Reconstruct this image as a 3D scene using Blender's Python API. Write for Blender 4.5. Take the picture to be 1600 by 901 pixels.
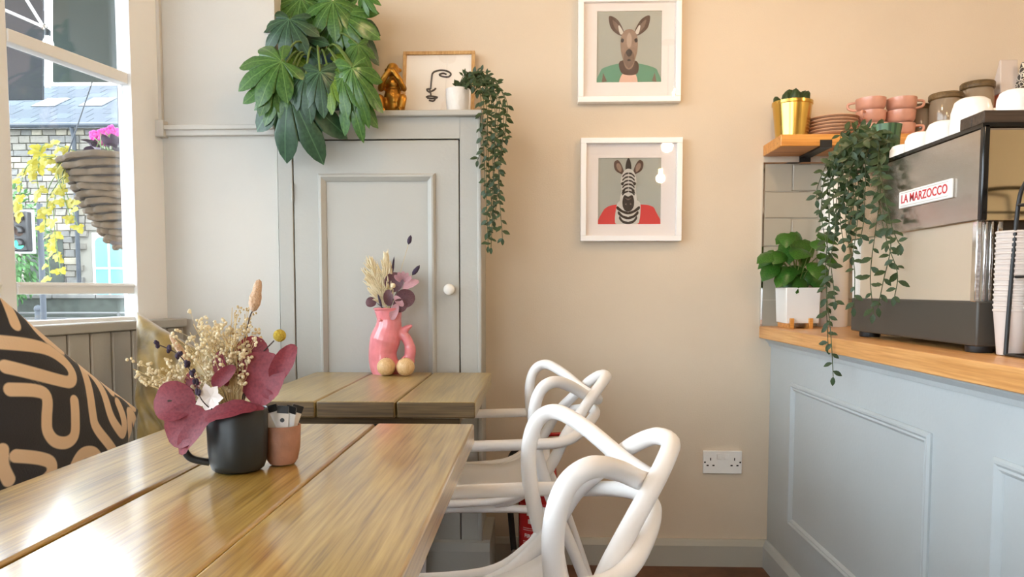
import bpy, bmesh, math, random
from mathutils import Vector, Matrix, Quaternion
R = math.radians
PI = math.pi
S = bpy.context.scene
for o in list(bpy.data.objects): bpy.data.objects.remove(o)
col = S.collection
random.seed(7)

# ------------------------------------------------------------------ camera
F = 1155.0; CAMH = 1.05; PITCH = R(3.5); YAW = R(1.985)
PX0, PY0 = 800.0, 453.0 + F * math.tan(PITCH)
cd = bpy.data.cameras.new('camera'); cam = bpy.data.objects.new('camera', cd); col.objects.link(cam)
cam.location = (0, 0, CAMH); cam.rotation_euler = (R(90) - PITCH, 0, YAW)
cd.sensor_width = 36; cd.lens = 36 * F / 1600; cd.shift_y = (PY0 - 450.5) / 1600; cd.clip_start = .02
S.camera = cam
CR = cam.rotation_euler.to_matrix()

# ------------------------------------------------------------------ light and exposure
S.view_settings.view_transform = 'Standard'; S.view_settings.look = 'None'
S.view_settings.gamma = 1; S.view_settings.use_curve_mapping = False
S.view_settings.exposure = 0.78
w = bpy.data.worlds.new('sky'); S.world = w; w.use_nodes = True
bg = w.node_tree.nodes['Background']; bg.inputs[0].default_value = (.80, .91, 1, 1); bg.inputs[1].default_value = 6.4
PENDANTS = [((.66, 2.02, 2.02), 5), ((.82, .75, 2.02), 6), ((-.45, 2.0, 2.2), 2.2), ((1.95, 1.6, 2.05), 6), ((1.0, -.6, 2.02), 5)]
WARM = (1, .72, .44)

def W(px, py, X=None, Y=None, Z=None):
    """room point seen at a photo pixel, on a plane of the room"""
    d = CR @ Vector(((px - PX0) / F, -(py - PY0) / F, -1))
    c = Vector((0, 0, CAMH))
    if Y is not None: t = (Y - c.y) / d.y
    elif X is not None: t = (X - c.x) / d.x
    else: t = (Z - c.z) / d.z
    return c + d * t

# ------------------------------------------------------------------ materials
def lin(c):
    return tuple((v / 12.92 if v <= .04045 else ((v + .055) / 1.055) ** 2.4) for v in c)
def rgb(*c): return lin(tuple(v / 255 for v in c))
MATS = {}
def mat(name, c, rough=.6, metal=0., var=.0, vscale=8, bump=0., bscale=60, coat=0., trans=0., emit=None, es=0., spec=.5, stretch=None, c2=None, sheen=0., sss=0.):
    m = bpy.data.materials.new(name); m.use_nodes = True; nt = m.node_tree; N = nt.nodes; L = nt.links
    p = N['Principled BSDF']; p.inputs['Base Color'].default_value = (*c, 1)
    p.inputs['Roughness'].default_value = rough; p.inputs['Metallic'].default_value = metal
    p.inputs['Specular IOR Level'].default_value = spec
    p.inputs['Coat Weight'].default_value = coat; p.inputs['Transmission Weight'].default_value = trans
    p.inputs['Sheen Weight'].default_value = sheen
    if sss: p.inputs['Subsurface Weight'].default_value = sss; p.inputs['Subsurface Radius'].default_value = (.01, .008, .005)
    if emit: p.inputs['Emission Color'].default_value = (*emit, 1); p.inputs['Emission Strength'].default_value = es
    if var or bump:
        tc = N.new('ShaderNodeTexCoord'); src = tc.outputs['Object']
        if stretch:
            mp = N.new('ShaderNodeMapping'); mp.inputs['Scale'].default_value = stretch; L.new(src, mp.inputs[0]); src = mp.outputs[0]
    if var:
        n = N.new('ShaderNodeTexNoise'); n.inputs['Scale'].default_value = vscale; n.inputs['Detail'].default_value = 5; L.new(src, n.inputs['Vector'])
        r = N.new('ShaderNodeValToRGB'); r.color_ramp.elements[0].position = .3; r.color_ramp.elements[1].position = .7
        a = c2 if c2 else tuple(v * (1 - var) for v in c)
        r.color_ramp.elements[0].color = (*a, 1); r.color_ramp.elements[1].color = (*(c if c2 else tuple(min(1, v * (1 + var)) for v in c)), 1)
        L.new(n.outputs[0], r.inputs[0]); L.new(r.outputs[0], p.inputs['Base Color'])
    if bump:
        n2 = N.new('ShaderNodeTexNoise'); n2.inputs['Scale'].default_value = bscale; n2.inputs['Detail'].default_value = 4; L.new(src, n2.inputs['Vector'])
        b = N.new('ShaderNodeBump'); b.inputs['Strength'].default_value = bump; b.inputs['Distance'].default_value = .01
        L.new(n2.outputs[0], b.inputs['Height']); L.new(b.outputs[0], p.inputs['Normal'])
    MATS[name] = m; return m

def wood(name, c1, c2, c3, axis='y', rough=.35, coat=.0, scale=1., spec=.5, crough=.4, cior=2.0):
    """long-grained planks: streaky noise plus bands, random offset per object"""
    m = bpy.data.materials.new(name); m.use_nodes = True; nt = m.node_tree; N = nt.nodes; L = nt.links
    p = N['Principled BSDF']; p.inputs['Roughness'].default_value = rough; p.inputs['Coat Weight'].default_value = coat
    p.inputs['Specular IOR Level'].default_value = spec; p.inputs['Coat Roughness'].default_value = crough; p.inputs['Coat IOR'].default_value = cior
    tc = N.new('ShaderNodeTexCoord'); oi = N.new('ShaderNodeObjectInfo')
    ad = N.new('ShaderNodeVectorMath'); ad.operation = 'MULTIPLY_ADD'
    cb = N.new('ShaderNodeCombineXYZ')
    for i in range(3): L.new(oi.outputs['Random'], cb.inputs[i])
    L.new(cb.outputs[0], ad.inputs[0]); ad.inputs[1].default_value = (7, 7, 7); L.new(tc.outputs['Object'], ad.inputs[2])
    mp = N.new('ShaderNodeMapping'); k = {'x': (.5, 14, 14), 'y': (14, .5, 14), 'z': (14, 14, .5)}[axis]
    mp.inputs['Scale'].default_value = tuple(v * scale for v in k); L.new(ad.outputs[0], mp.inputs[0])
    n1 = N.new('ShaderNodeTexNoise'); n1.inputs['Scale'].default_value = 1.3; n1.inputs['Detail'].default_value = 3; n1.inputs['Distortion'].default_value = .25; L.new(mp.outputs[0], n1.inputs['Vector'])
    wv = N.new('ShaderNodeMath'); wv.operation = 'MULTIPLY'; wv.inputs[1].default_value = 34; L.new(n1.outputs[0], wv.inputs[0])
    sn = N.new('ShaderNodeMath'); sn.operation = 'SINE'; L.new(wv.outputs[0], sn.inputs[0])
    n2 = N.new('ShaderNodeTexNoise'); n2.inputs['Scale'].default_value = 14; n2.inputs['Detail'].default_value = 6; L.new(mp.outputs[0], n2.inputs['Vector'])
    mx = N.new('ShaderNodeMath'); mx.operation = 'MULTIPLY_ADD'; mx.inputs[1].default_value = .09; L.new(sn.outputs[0], mx.inputs[0]); L.new(n2.outputs[0], mx.inputs[2])
    n3 = N.new('ShaderNodeTexNoise'); n3.inputs['Scale'].default_value = 2.2; n3.inputs['Detail'].default_value = 2; L.new(ad.outputs[0], n3.inputs['Vector'])
    m2 = N.new('ShaderNodeMath'); m2.operation = 'MULTIPLY_ADD'; m2.inputs[1].default_value = .5; L.new(n3.outputs[0], m2.inputs[0]); L.new(mx.outputs[0], m2.inputs[2])
    r = N.new('ShaderNodeValToRGB'); e = r.color_ramp.elements
    e[0].position = .45; e[0].color = (*c1, 1); e[1].position = 1.0; e[1].color = (*c3, 1); x = e.new(.72); x.color = (*c2, 1)
    L.new(m2.outputs[0], r.inputs[0]); L.new(r.outputs[0], p.inputs['Base Color'])
    b = N.new('ShaderNodeBump'); b.inputs['Strength'].default_value = .25; b.inputs['Distance'].default_value = .002
    L.new(mx.outputs[0], b.inputs['Height']); L.new(b.outputs[0], p.inputs['Normal'])
    MATS[name] = m; return m

def glass(name, tint=(1, 1, 1), gloss=.06):
    m = bpy.data.materials.new(name); m.use_nodes = True; nt = m.node_tree; N = nt.nodes; L = nt.links
    N.remove(N['Principled BSDF']); out = N['Material Output']
    t = N.new('ShaderNodeBsdfTransparent'); t.inputs[0].default_value = (*tint, 1)
    g = N.new('ShaderNodeBsdfGlossy'); g.inputs['Roughness'].default_value = .02
    lw = N.new('ShaderNodeLayerWeight'); lw.inputs[0].default_value = .5
    pw = N.new('ShaderNodeMath'); pw.operation = 'POWER'; pw.inputs[1].default_value = 5; L.new(lw.outputs['Facing'], pw.inputs[0])
    fr = N.new('ShaderNodeMath'); fr.operation = 'MULTIPLY_ADD'; fr.inputs[1].default_value = .9; fr.inputs[2].default_value = gloss; L.new(pw.outputs[0], fr.inputs[0])
    mx = N.new('ShaderNodeMixShader'); L.new(fr.outputs[0], mx.inputs[0]); L.new(t.outputs[0], mx.inputs[1]); L.new(g.outputs[0], mx.inputs[2]); L.new(mx.outputs[0], out.inputs[0])
    MATS[name] = m; return m

def leafmat(name, c, c2, rough=.4, trans=.25):
    m = mat(name, c, rough, var=.3, vscale=18, c2=c2)
    p = m.node_tree.nodes['Principled BSDF']; N = m.node_tree.nodes; L = m.node_tree.links
    tr = N.new('ShaderNodeBsdfTranslucent'); tr.inputs[0].default_value = (*c, 1)
    mx = N.new('ShaderNodeMixShader'); mx.inputs[0].default_value = trans
    L.new(p.outputs[0], mx.inputs[1]); L.new(tr.outputs[0], mx.inputs[2]); L.new(mx.outputs[0], N['Material Output'].inputs[0])
    return m

mat('wall', rgb(214, 198, 176), .85, var=.03, vscale=2.5, bump=.08, bscale=180)
mat('pier', rgb(206, 202, 194), .8, var=.03, vscale=3, bump=.05, bscale=150)
mat('white_wood', rgb(240, 240, 238), .45, bump=.03, bscale=60)
mat('ceiling', rgb(235, 230, 222), .9)
mat('grey_paint', rgb(176, 174, 166), .5, var=.03, vscale=3, bump=.06, bscale=90)
mat('counter_paint', rgb(184, 191, 193), .42, var=.03, vscale=3, bump=.05, bscale=90)
mat('skirting', rgb(176, 172, 160), .5)
mat('dark_gap', rgb(30, 28, 26), .9)
mat('floor', rgb(104, 70, 50), .55, var=.35, vscale=9, bump=.15, bscale=30)
mat('chair', rgb(240, 238, 236), .38, sss=0)
mat('white_gloss', rgb(238, 236, 232), .25)
mat('white_matt', rgb(238, 236, 230), .7)
mat('frame_white', rgb(246, 244, 242), .4)
mat('mat_board', rgb(240, 232, 228), .9)
mat('black', rgb(22, 22, 24), .45)
mat('black_gloss', rgb(16, 16, 17), .15)
mat('rubber', rgb(20, 20, 21), .7)
mat('mug', rgb(26, 30, 31), .42, var=.1, vscale=30)
mat('terracotta', rgb(162, 116, 92), .6, var=.25, vscale=25, bump=.2, bscale=60)
mat('steel', rgb(196, 190, 182), .22, metal=1, var=.05, vscale=4, stretch=(1, 1, 14))
mat('steel_mirror', rgb(226, 206, 166), .12, metal=1)  # warm reflection of the room tinted into the steel colour
mat('chrome', rgb(225, 225, 225), .08, metal=1)
mat('splash', rgb(222, 208, 188), .35, metal=.55)
mat('machine_dark', rgb(64, 60, 54), .45)
mat('gold', rgb(214, 178, 92), .22, metal=1, var=.08, vscale=10)
mat('brass', rgb(168, 118, 44), .34, metal=.85, var=.35, vscale=22, bump=.4, bscale=45)
mat('pink_glaze', rgb(222, 132, 138), .18, var=.12, vscale=25, coat=.4, bump=.12, bscale=35)
mat('pink_cup', rgb(206, 150, 128), .3, var=.15, vscale=20, coat=.3)
mat('plate', rgb(206, 166, 136), .35, var=.12, vscale=14)
mat('red_paint', rgb(176, 22, 24), .25, coat=.4)
mat('red_label', rgb(196, 34, 36), .4)
mat('print_white', rgb(236, 226, 220), .5)
mat('paper', rgb(240, 238, 232), .7)
mat('blue_pot', rgb(46, 74, 100), .4)
mat('white_pot', rgb(236, 232, 226), .6, bump=.5, bscale=40)
mat('soil', rgb(50, 36, 26), .9, bump=.5, bscale=60)
mat('stem_green', rgb(96, 120, 60), .5)
mat('stem_vine', rgb(58, 70, 34), .6)
mat('stem_tan', rgb(206, 182, 134), .7)
mat('stem_dark', rgb(70, 56, 50), .7)
wood('table_wood', rgb(120, 88, 32), rgb(166, 130, 56), rgb(194, 160, 84), 'y', .32, coat=1.0, scale=1.0, crough=.16, cior=2.1)
wood('far_table_wood', rgb(124, 102, 52), rgb(152, 128, 70), rgb(174, 152, 92), 'y', .34, coat=.6)
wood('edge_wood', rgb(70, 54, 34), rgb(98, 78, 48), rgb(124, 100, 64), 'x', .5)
wood('shelf_wood', rgb(176, 108, 36), rgb(206, 136, 54), rgb(224, 160, 78), 'x', .4, coat=.2)
wood('worktop_wood', rgb(190, 128, 62), rgb(214, 154, 88), rgb(228, 176, 112), 'y', .35, coat=.25)
wood('ball_wood', rgb(178, 138, 88), rgb(206, 168, 118), rgb(222, 190, 144), 'z', .45, scale=3)
wood('oak_frame', rgb(166, 124, 72), rgb(192, 150, 96), rgb(206, 168, 116), 'z', .5)
wood('dark_board', rgb(46, 36, 28), rgb(66, 52, 40), rgb(82, 66, 52), 'x', .6)
glass('glass')
leafmat('fatsia', rgb(86, 128, 56), rgb(44, 84, 34), .28, .2)
leafmat('fatsia_dark', rgb(58, 92, 62), rgb(34, 64, 44), .35, .15)
leafmat('fatsia_lime', rgb(126, 158, 54), rgb(78, 122, 40), .32, .3)
leafmat('vine', rgb(56, 80, 38), rgb(26, 44, 22), .5, .12)
leafmat('pot_leaf', rgb(70, 120, 40), rgb(34, 80, 24), .35, .2)
leafmat('ivy_yellow', rgb(186, 168, 52), rgb(140, 142, 44), .5, .3)
leafmat('bush', rgb(78, 122, 62), rgb(40, 84, 42), .6, .2)
leafmat('burgundy', rgb(156, 66, 76), rgb(112, 40, 56), .55, .3)
leafmat('mauve', rgb(112, 74, 78), rgb(78, 46, 54), .6, .2)
leafmat('pale_pink', rgb(206, 160, 164), rgb(180, 130, 138), .6, .3)
leafmat('cream', rgb(248, 238, 212), rgb(232, 214, 174), .8, .3)
def veins(name, c):
    m = MATS[name]; N = m.node_tree.nodes; L = m.node_tree.links; p = N['Principled BSDF']; src = p.inputs['Base Color'].links[0].from_socket
    tc = N.new('ShaderNodeTexCoord'); sp = N.new('ShaderNodeSeparateXYZ'); L.new(tc.outputs['Object'], sp.inputs[0])
    def mth(op, a, b=None, c_=None):
        n = N.new('ShaderNodeMath'); n.operation = op
        for i, v in enumerate((a, b, c_)):
            if v is None: continue
            if isinstance(v, (int, float)): n.inputs[i].default_value = v
            else: L.new(v, n.inputs[i])
        return n.outputs[0]
    an = mth('ARCTAN2', sp.outputs[0], sp.outputs[1]); st = R(37.5)
    q = mth('PINGPONG', an, st / 2); q = mth('ABSOLUTE', mth('SUBTRACT', mth('MODULO', mth('ADD', an, st * 8.5), st), st / 2))
    rr = mth('SQRT', mth('ADD', mth('MULTIPLY', sp.outputs[0], sp.outputs[0]), mth('MULTIPLY', sp.outputs[1], sp.outputs[1])))
    d = mth('MULTIPLY', q, rr); f = mth('LESS_THAN', d, .009)
    mx = N.new('ShaderNodeMix'); mx.data_type = 'RGBA'; L.new(f, mx.inputs[0]); L.new(src, mx.inputs[6]); mx.inputs[7].default_value = (*c, 1); L.new(mx.outputs[2], p.inputs['Base Color'])
for n_, c_ in (('fatsia', rgb(112, 150, 76)), ('fatsia_dark', rgb(84, 120, 84)), ('fatsia_lime', rgb(152, 180, 84))): veins(n_, c_)
mat('bunny', rgb(218, 178, 142), .95, bump=.8, bscale=220, sheen=.4)
mat('billy', rgb(206, 176, 62), .9, bump=.8, bscale=300)
mat('lavender', rgb(58, 46, 66), .85)
mat('magenta', rgb(206, 50, 150), .6)
mat('purple_leaf', rgb(74, 52, 72), .6)
mat('stone_a', rgb(116, 111, 102), .9, var=.18, vscale=6, bump=.4, bscale=20)
mat('stone_b', rgb(104, 102, 98), .9, var=.18, vscale=6, bump=.4, bscale=20)
mat('stone_c', rgb(144, 136, 120), .9, var=.15, vscale=6, bump=.4, bscale=20)
mat('mortar', rgb(132, 128, 118), .95)
mat('slate', rgb(48, 55, 64), .9, var=.12, vscale=5)
mat('slate_b', rgb(58, 66, 74), .9, var=.12, vscale=5)
mat('pipe', rgb(44, 50, 58), .5)
mat('asphalt', rgb(78, 80, 82), .9, var=.1, vscale=4)
mat('pavement', rgb(88, 88, 86), .9, var=.06, vscale=4)
mat('hedge_wall', rgb(52, 58, 52), .9, var=.4, vscale=8)
mat('awning', rgb(62, 72, 68), .85)
mat('awning_b', rgb(58, 60, 66), .85)
mat('cyan_glass', rgb(90, 150, 160), .2)
mat('bulb', (1, 1, 1), .3, emit=(1, .98, .95), es=8)
mat('filament', (1, .8, .4), .3, emit=(1, .62, .22), es=60)
mat('green_light', rgb(40, 220, 170), .3, emit=rgb(60, 240, 190), es=3)
mat('wicker', rgb(88, 70, 50), .85, var=.25, vscale=30)
mat('gold_cushion', rgb(186, 158, 92), .38, var=.35, vscale=11, bump=1.0, bscale=9, sheen=.5, c2=rgb(92, 74, 34))  # bright and dark sheen of the crumpled cloth mottled into the colour
mat('tile', rgb(176, 168, 152), .12, var=.04, vscale=5, coat=.4)
mat('grout', rgb(196, 188, 172), .9)
mat('amber_glass', rgb(196, 176, 150), .1, trans=.55)
mat('roo_pale', rgb(178, 156, 140), .9); mat('tan_ear', rgb(120, 100, 88), .9); mat('roo', rgb(150, 126, 110), .9, var=.12, vscale=60); mat('roo_dark', rgb(86, 66, 58), .9)
mat('art_grey', rgb(172, 174, 164), .9); mat('jacket_green', rgb(98, 150, 124), .9); mat('jacket_red', rgb(214, 62, 62), .9); mat('zebra_white', rgb(208, 204, 196), .9); mat('zebra_black', rgb(46, 40, 40), .9); mat('skin_pink', rgb(224, 184, 164), .9)
mat('ink', rgb(48, 40, 40), .9); mat('art_paper', rgb(250, 244, 236), .9)
mat('kraft', rgb(206, 194, 186), .85); mat('coral', rgb(206, 104, 72), .8)

# ------------------------------------------------------------------ mesh helpers
class MB:
    def __init__(s): s.v = []; s.f = []; s.m = []
    def add(s, vs, fs, mi=0):
        b = len(s.v); s.v += [Vector(v) for v in vs]; s.f += [tuple(i + b for i in f) for f in fs]; s.m += [mi] * len(fs); return s
    def box(s, x0, x1, y0, y1, z0, z1, M=None, mi=0):
        vs = [Vector((x, y, z)) for z in (z0, z1) for y in (y0, y1) for x in (x0, x1)]
        if M: vs = [M @ v for v in vs]
        return s.add(vs, [(0, 2, 3, 1), (4, 5, 7, 6), (0, 1, 5, 4), (2, 6, 7, 3), (0, 4, 6, 2), (1, 3, 7, 5)], mi)
    def hexa(s, p, mi=0):   # 4 bottom + 4 top corners
        return s.add(p, [(3, 2, 1, 0), (4, 5, 6, 7), (0, 1, 5, 4), (1, 2, 6, 5), (2, 3, 7, 6), (3, 0, 4, 7)], mi)
    def tube(s, pts, r, n=8, closed=False, flat=None, mi=0):
        pts = [Vector(p) for p in pts]; k = len(pts); rs = r if isinstance(r, (list, tuple)) else [r] * k
        vs = []; prev = None
        for i, p in enumerate(pts):
            if closed: t = pts[(i + 1) % k] - pts[i - 1]
            else: t = pts[min(i + 1, k - 1)] - pts[max(i - 1, 0)]
            if t.length < 1e-9: t = Vector((0, 0, 1))
            t.normalize()
            if prev is None:
                a = Vector((0, 0, 1)) if abs(t.z) < .9 else Vector((1, 0, 0))
                u = t.cross(a).normalized()
            else:
                u = prev - t * prev.dot(t); u.normalize()
            prev = u; vv = t.cross(u)
            for j in range(n):
                a = 2 * PI * j / n; vs.append(p + (u * math.cos(a) + vv * math.sin(a)) * rs[i])
        fs = []
        for i in range(k if closed else k - 1):
            for j in range(n):
                a = i * n + j; b = i * n + (j + 1) % n; c = ((i + 1) % k) * n + (j + 1) % n; d = ((i + 1) % k) * n + j
                fs.append((a, b, c, d))
        if not closed: fs += [tuple(range(n - 1, -1, -1)), tuple((k - 1) * n + j for j in range(n))]
        return s.add(vs, fs, mi)
    def lathe(s, prof, n=24, c=(0, 0, 0), mi=0, a0=0, sx=1, sy=1, M=None):
        c = Vector(c); vs = []
        for r, z in prof:
            for j in range(n):
                a = a0 + 2 * PI * j / n; v = Vector((r * math.cos(a) * sx, r * math.sin(a) * sy, z))
                if M: v = M @ v
                vs.append(c + v)
        fs = [(i * n + j, i * n + (j + 1) % n, (i + 1) * n + (j + 1) % n, (i + 1) * n + j) for i in range(len(prof) - 1) for j in range(n)]
        if prof[0][0] > 1e-6: fs.append(tuple(range(n - 1, -1, -1)))
        if prof[-1][0] > 1e-6: fs.append(tuple((len(prof) - 1) * n + j for j in range(n)))
        return s.add(vs, fs, mi)
    def ball(s, c, r, n=12, k=8, sc=(1, 1, 1), M=None, mi=0):
        prof = [(max(1e-7, math.sin(PI * i / k)) * 1, -math.cos(PI * i / k)) for i in range(k + 1)]
        T = Matrix.Diagonal((r * sc[0], r * sc[1], r * sc[2])).to_3x3()
        if M: T = M @ T
        return s.lathe(prof, n, c, mi, M=T)
    def prism(s, poly, d0, d1, fn, mi=0):
        """poly [(a,b)], extruded between d0 and d1; fn(a,b,d) -> point"""
        n = len(poly); vs = [fn(a, b, d0) for a, b in poly] + [fn(a, b, d1) for a, b in poly]
        fs = [tuple(range(n - 1, -1, -1)), tuple(range(n, 2 * n))] + [(i, (i + 1) % n, n + (i + 1) % n, n + i) for i in range(n)]
        return s.add(vs, fs, mi)
    def grid(s, nu, nv, fn, mi=0):
        vs = [fn(i / nu, j / nv) for j in range(nv + 1) for i in range(nu + 1)]
        fs = [(j * (nu + 1) + i, j * (nu + 1) + i + 1, (j + 1) * (nu + 1) + i + 1, (j + 1) * (nu + 1) + i) for j in range(nv) for i in range(nu)]
        return s.add(vs, fs, mi)
    def mesh(s, name, mats, off=None, smooth=None):
        me = bpy.data.meshes.new(name); o = off or Vector()
        me.from_pydata([tuple(v - o) for v in s.v], [], s.f)
        for m in (mats if isinstance(mats, (list, tuple)) else [mats]): me.materials.append(MATS[m])
        me.polygons.foreach_set('material_index', s.m)
        bm = bmesh.new(); bm.from_mesh(me); bmesh.ops.remove_doubles(bm, verts=bm.verts, dist=1e-6); bmesh.ops.recalc_face_normals(bm, faces=bm.faces); bm.to_mesh(me); bm.free()
        if smooth:
            for p in me.polygons: p.use_smooth = True
            try: me.set_sharp_from_angle(angle=R(smooth if smooth > 1 else 40))
            except Exception: pass
        me.update(); return me

def rootloc(o):
    v = Vector()
    while o: v += o.location; o = o.parent
    return v
def tag(o, label=None, cat=None, group=None, kind=None):
    if label: o['label'] = label
    if cat: o['category'] = cat
    if group: o['group'] = group
    if kind: o['kind'] = kind
    return o
def obj(name, mb, m, parent=None, bevel=0, smooth=None, at=None, label=None, kind=None, seg=2):
    """a mesh in world coordinates; its origin goes to `at` or to its parent's place"""
    base = Vector(at) if at is not None else (rootloc(parent) if parent else Vector())
    o = bpy.data.objects.new(name, mb.mesh(name, m, base, smooth)); col.objects.link(o)
    if parent: o.parent = parent; o.location = base - rootloc(parent)
    else: o.location = base
    if bevel:
        b = o.modifiers.new('bevel', 'BEVEL'); b.width = bevel; b.segments = seg; b.limit_method = 'ANGLE'; b.angle_limit = R(40)
        for p in o.data.polygons: p.use_smooth = True
        try: o.data.set_sharp_from_angle(angle=R(40))
        except Exception: pass
        b.harden_normals = False
    if label: o['label'] = label
    if kind: o['kind'] = kind
    return o
def thing(name, label, cat, loc, group=None, kind=None):
    o = bpy.data.objects.new(name, None); col.objects.link(o); o.location = loc; o.empty_display_size = .05
    if kind: o['kind'] = kind
    else: tag(o, label, cat, group)
    return o
def solo(name, mb, m, label, cat, at, group=None, **k):
    o = obj(name, mb, m, at=at, **k); return tag(o, label, cat, group)
def struct(name, mb, m, **k):
    o = obj(name, mb, m, **k); o['kind'] = 'structure'; return o
def inst(name, me, parent, M):
    o = bpy.data.objects.new(name, me); col.objects.link(o)
    if parent:
        o.parent = parent; M = M.copy(); M.translation = M.translation - rootloc(parent)
    o.matrix_local = M; return o
def copytree(o, loc, label, parent=None):
    c = o.copy(); col.objects.link(c); c.parent = parent
    if loc is not None: c.location = loc
    if label: c['label'] = label
    for ch in list(o.children): copytree(ch, None, None, c)
    return c
def spline(pts, n=8, closed=False):
    pts = [Vector(p) for p in pts]; k = len(pts); out = []
    for i in range(k if closed else k - 1):
        if closed: p0, p1, p2, p3 = pts[i - 1], pts[i], pts[(i + 1) % k], pts[(i + 2) % k]
        else: p0, p1, p2, p3 = pts[max(i - 1, 0)], pts[i], pts[i + 1], pts[min(i + 2, k - 1)]
        for j in range(n):
            t = j / n
            out.append(.5 * ((2 * p1) + (p2 - p0) * t + (2 * p0 - 5 * p1 + 4 * p2 - p3) * t * t + (3 * p1 - p0 - 3 * p2 + p3) * t ** 3))
    if not closed: out.append(pts[-1])
    return out
def frameM(pos, direction, up=(0, 0, 1), roll=0, sc=1):
    """matrix: local +Y along direction, local +Z near up"""
    y = Vector(direction).normalized(); u = Vector(up)
    x = y.cross(u)
    if x.length < 1e-4: x = y.cross(Vector((1, 0, 0)))
    x.normalize(); z = x.cross(y)
    m = Matrix((x, y, z)).transposed().to_4x4() @ Matrix.Rotation(roll, 4, 'Y') @ Matrix.Scale(sc, 4)
    m.translation = Vector(pos); return m
def textmesh(s, size, depth=.0004, bold=.0, shear=0):
    c = bpy.data.curves.new('lettering', 'FONT'); c.body = s; c.size = size; c.extrude = depth; c.offset = bold; c.shear = shear; c.align_x = 'CENTER'; c.align_y = 'CENTER'; c.resolution_u = 3
    o = bpy.data.objects.new('lettering', c); col.objects.link(o)
    dg = bpy.context.evaluated_depsgraph_get(); me = bpy.data.meshes.new_from_object(o.evaluated_get(dg)); bpy.data.objects.remove(o); bpy.data.curves.remove(c)
    return me

# ================================================================== the room
YB = 2.80          # back wall
YP = 2.52          # face of the pier left of the cupboard
XC = .875          # counter face
CEIL = 2.62
struct('floor', MB().box(-2.9, 3.0, -3.2, YB + .1, -.05, 0), 'floor')
struct('ceiling', MB().box(-2.9, 3.0, -3.2, YB + .1, CEIL, CEIL + .08), 'ceiling')
struct('wall_back', MB().box(-1.4, 3.0, YB, YB + .12, 0, CEIL), 'wall')
struct('wall_rear', MB().box(-2.9, -2.3, -3.3, -3.2, 0, CEIL).box(-.5, 3.0, -3.3, -3.2, 0, CEIL).box(-2.3, -.5, -3.3, -3.2, 0, .8).box(-2.3, -.5, -3.3, -3.2, 2.4, CEIL), 'wall')
w2 = thing('added_fill_window', None, None, (-1.4, -3.25, .8), kind='structure')  # unseen window, added for neutral daylight from behind the camera
for x in (-2.3, -1.43, -.56): obj('stile', MB().box(x, x + .06, -3.28, -3.22, .8, 2.4), 'white_wood', w2)
for z in (.8, 2.34): obj('rail', MB().box(-2.3, -.5, -3.28, -3.22, z, z + .06), 'white_wood', w2)
for x in (-2.24, -1.37): obj('pane', MB().box(x, x + .81, -3.252, -3.248, .86, 2.34), 'glass', w2)
struct('wall_right', MB().box(2.9, 3.0, -3.2, YB, 0, CEIL), 'wall')
# pier beside the cupboard
C0 = W(250, 300, Y=YP); C0.z = 0
xp1 = W(434, 300, Y=YP).x
struct('wall_pier', MB().box(C0.x - .02, xp1, YP, YB, 0, CEIL), 'pier')
zr0 = W(350, 213, Y=YP).z; zr1 = W(350, 199, Y=YP).z
m = MB().box(C0.x, xp1, YP - .018, YP, zr0, zr1).box(C0.x, xp1, YP - .03, YP, zr1 - .012, zr1 + .004)
struct('trim_1', m, 'pier', bevel=.003)
m = MB().box(C0.x, C0.x + .022, YP - .016, YP, zr1 + .02, CEIL).box(C0.x, C0.x + .035, YP - .034, YP, zr0 - .005, zr1 + .02)
struct('trim_2', m, 'pier', bevel=.002)
# skirting
bz = .102
def skirt(name, fn, L):
    m = MB(); prof = [(0, 0), (.022, 0), (.022, bz - .022), (.012, bz - .004), (.008, bz), (0, bz)]
    m.prism(prof, 0, L, fn); struct(name, m, 'skirting')
skirt('baseboard_back', lambda a, b, d: Vector((-.22 + d, YB - a, b)), XC + .22)

# ------------------------------------------------------------------ angled window wall
U = Vector((-.2195, -.9756, 0)); NO = Vector((-.9756, .2195, 0))
def WLp(s, z, t=0): return C0 + U * s + NO * t + Vector((0, 0, z))
def WLs(px, py=300, t=0):
    d = W(px, py, Y=1.0) - Vector((0, 0, CAMH)); c = Vector((0, 0, CAMH)); q = C0 + NO * t
    k = (q - c).dot(NO) / d.dot(NO); p = c + d * k
    return (p - q).dot(U), p.z
def wbox(mb, s0, s1, z0, z1, t0, t1):
    return mb.hexa([WLp(s0, z0, t0), WLp(s1, z0, t0), WLp(s1, z0, t1), WLp(s0, z0, t1), WLp(s0, z1, t0), WLp(s1, z1, t0), WLp(s1, z1, t1), WLp(s0, z1, t1)])
sA = WLs(206, 300)[0]; sB = WLs(189, 300, .042)[0]; sM0 = WLs(3, 300, .042)[0]; sM1 = sM0 + .05
zT1 = WLs(150, 101, .03)[1]; zT0 = zT1 - .036
zR1 = WLs(150, 442, .03)[1]; zR0 = zR1 - .034; zS = WLs(150, 505, .03)[1]
SEND = 4.7
m = MB(); wbox(m, SEND, SEND + 1.3, 0, CEIL, 0, .14)
struct('wall_left', m, 'pier')
m = MB(); wbox(m, -.02, SEND, 0, zS - .03, 0, .14); struct('wall_left_lower', m, 'pier')
m = MB(); wbox(m, -.02, sA, zS - .03, CEIL, 0, .04); struct('trim_3', m, 'white_wood')
m = MB(); wbox(m, -.02, sA + .004, zS - .03, CEIL, -.014, 0); struct('trim_4', m, 'white_wood', bevel=.002)
win = thing('window_1', None, None, WLp(1.2, zS - .03), kind='structure')
def wpart(name, mb, bevel=.003, m='white_wood'): return obj(name, mb, m, win, bevel=bevel)
m = MB(); wbox(m, sA, sB, zS, CEIL, .002, .042); wpart('stile', m)
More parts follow.
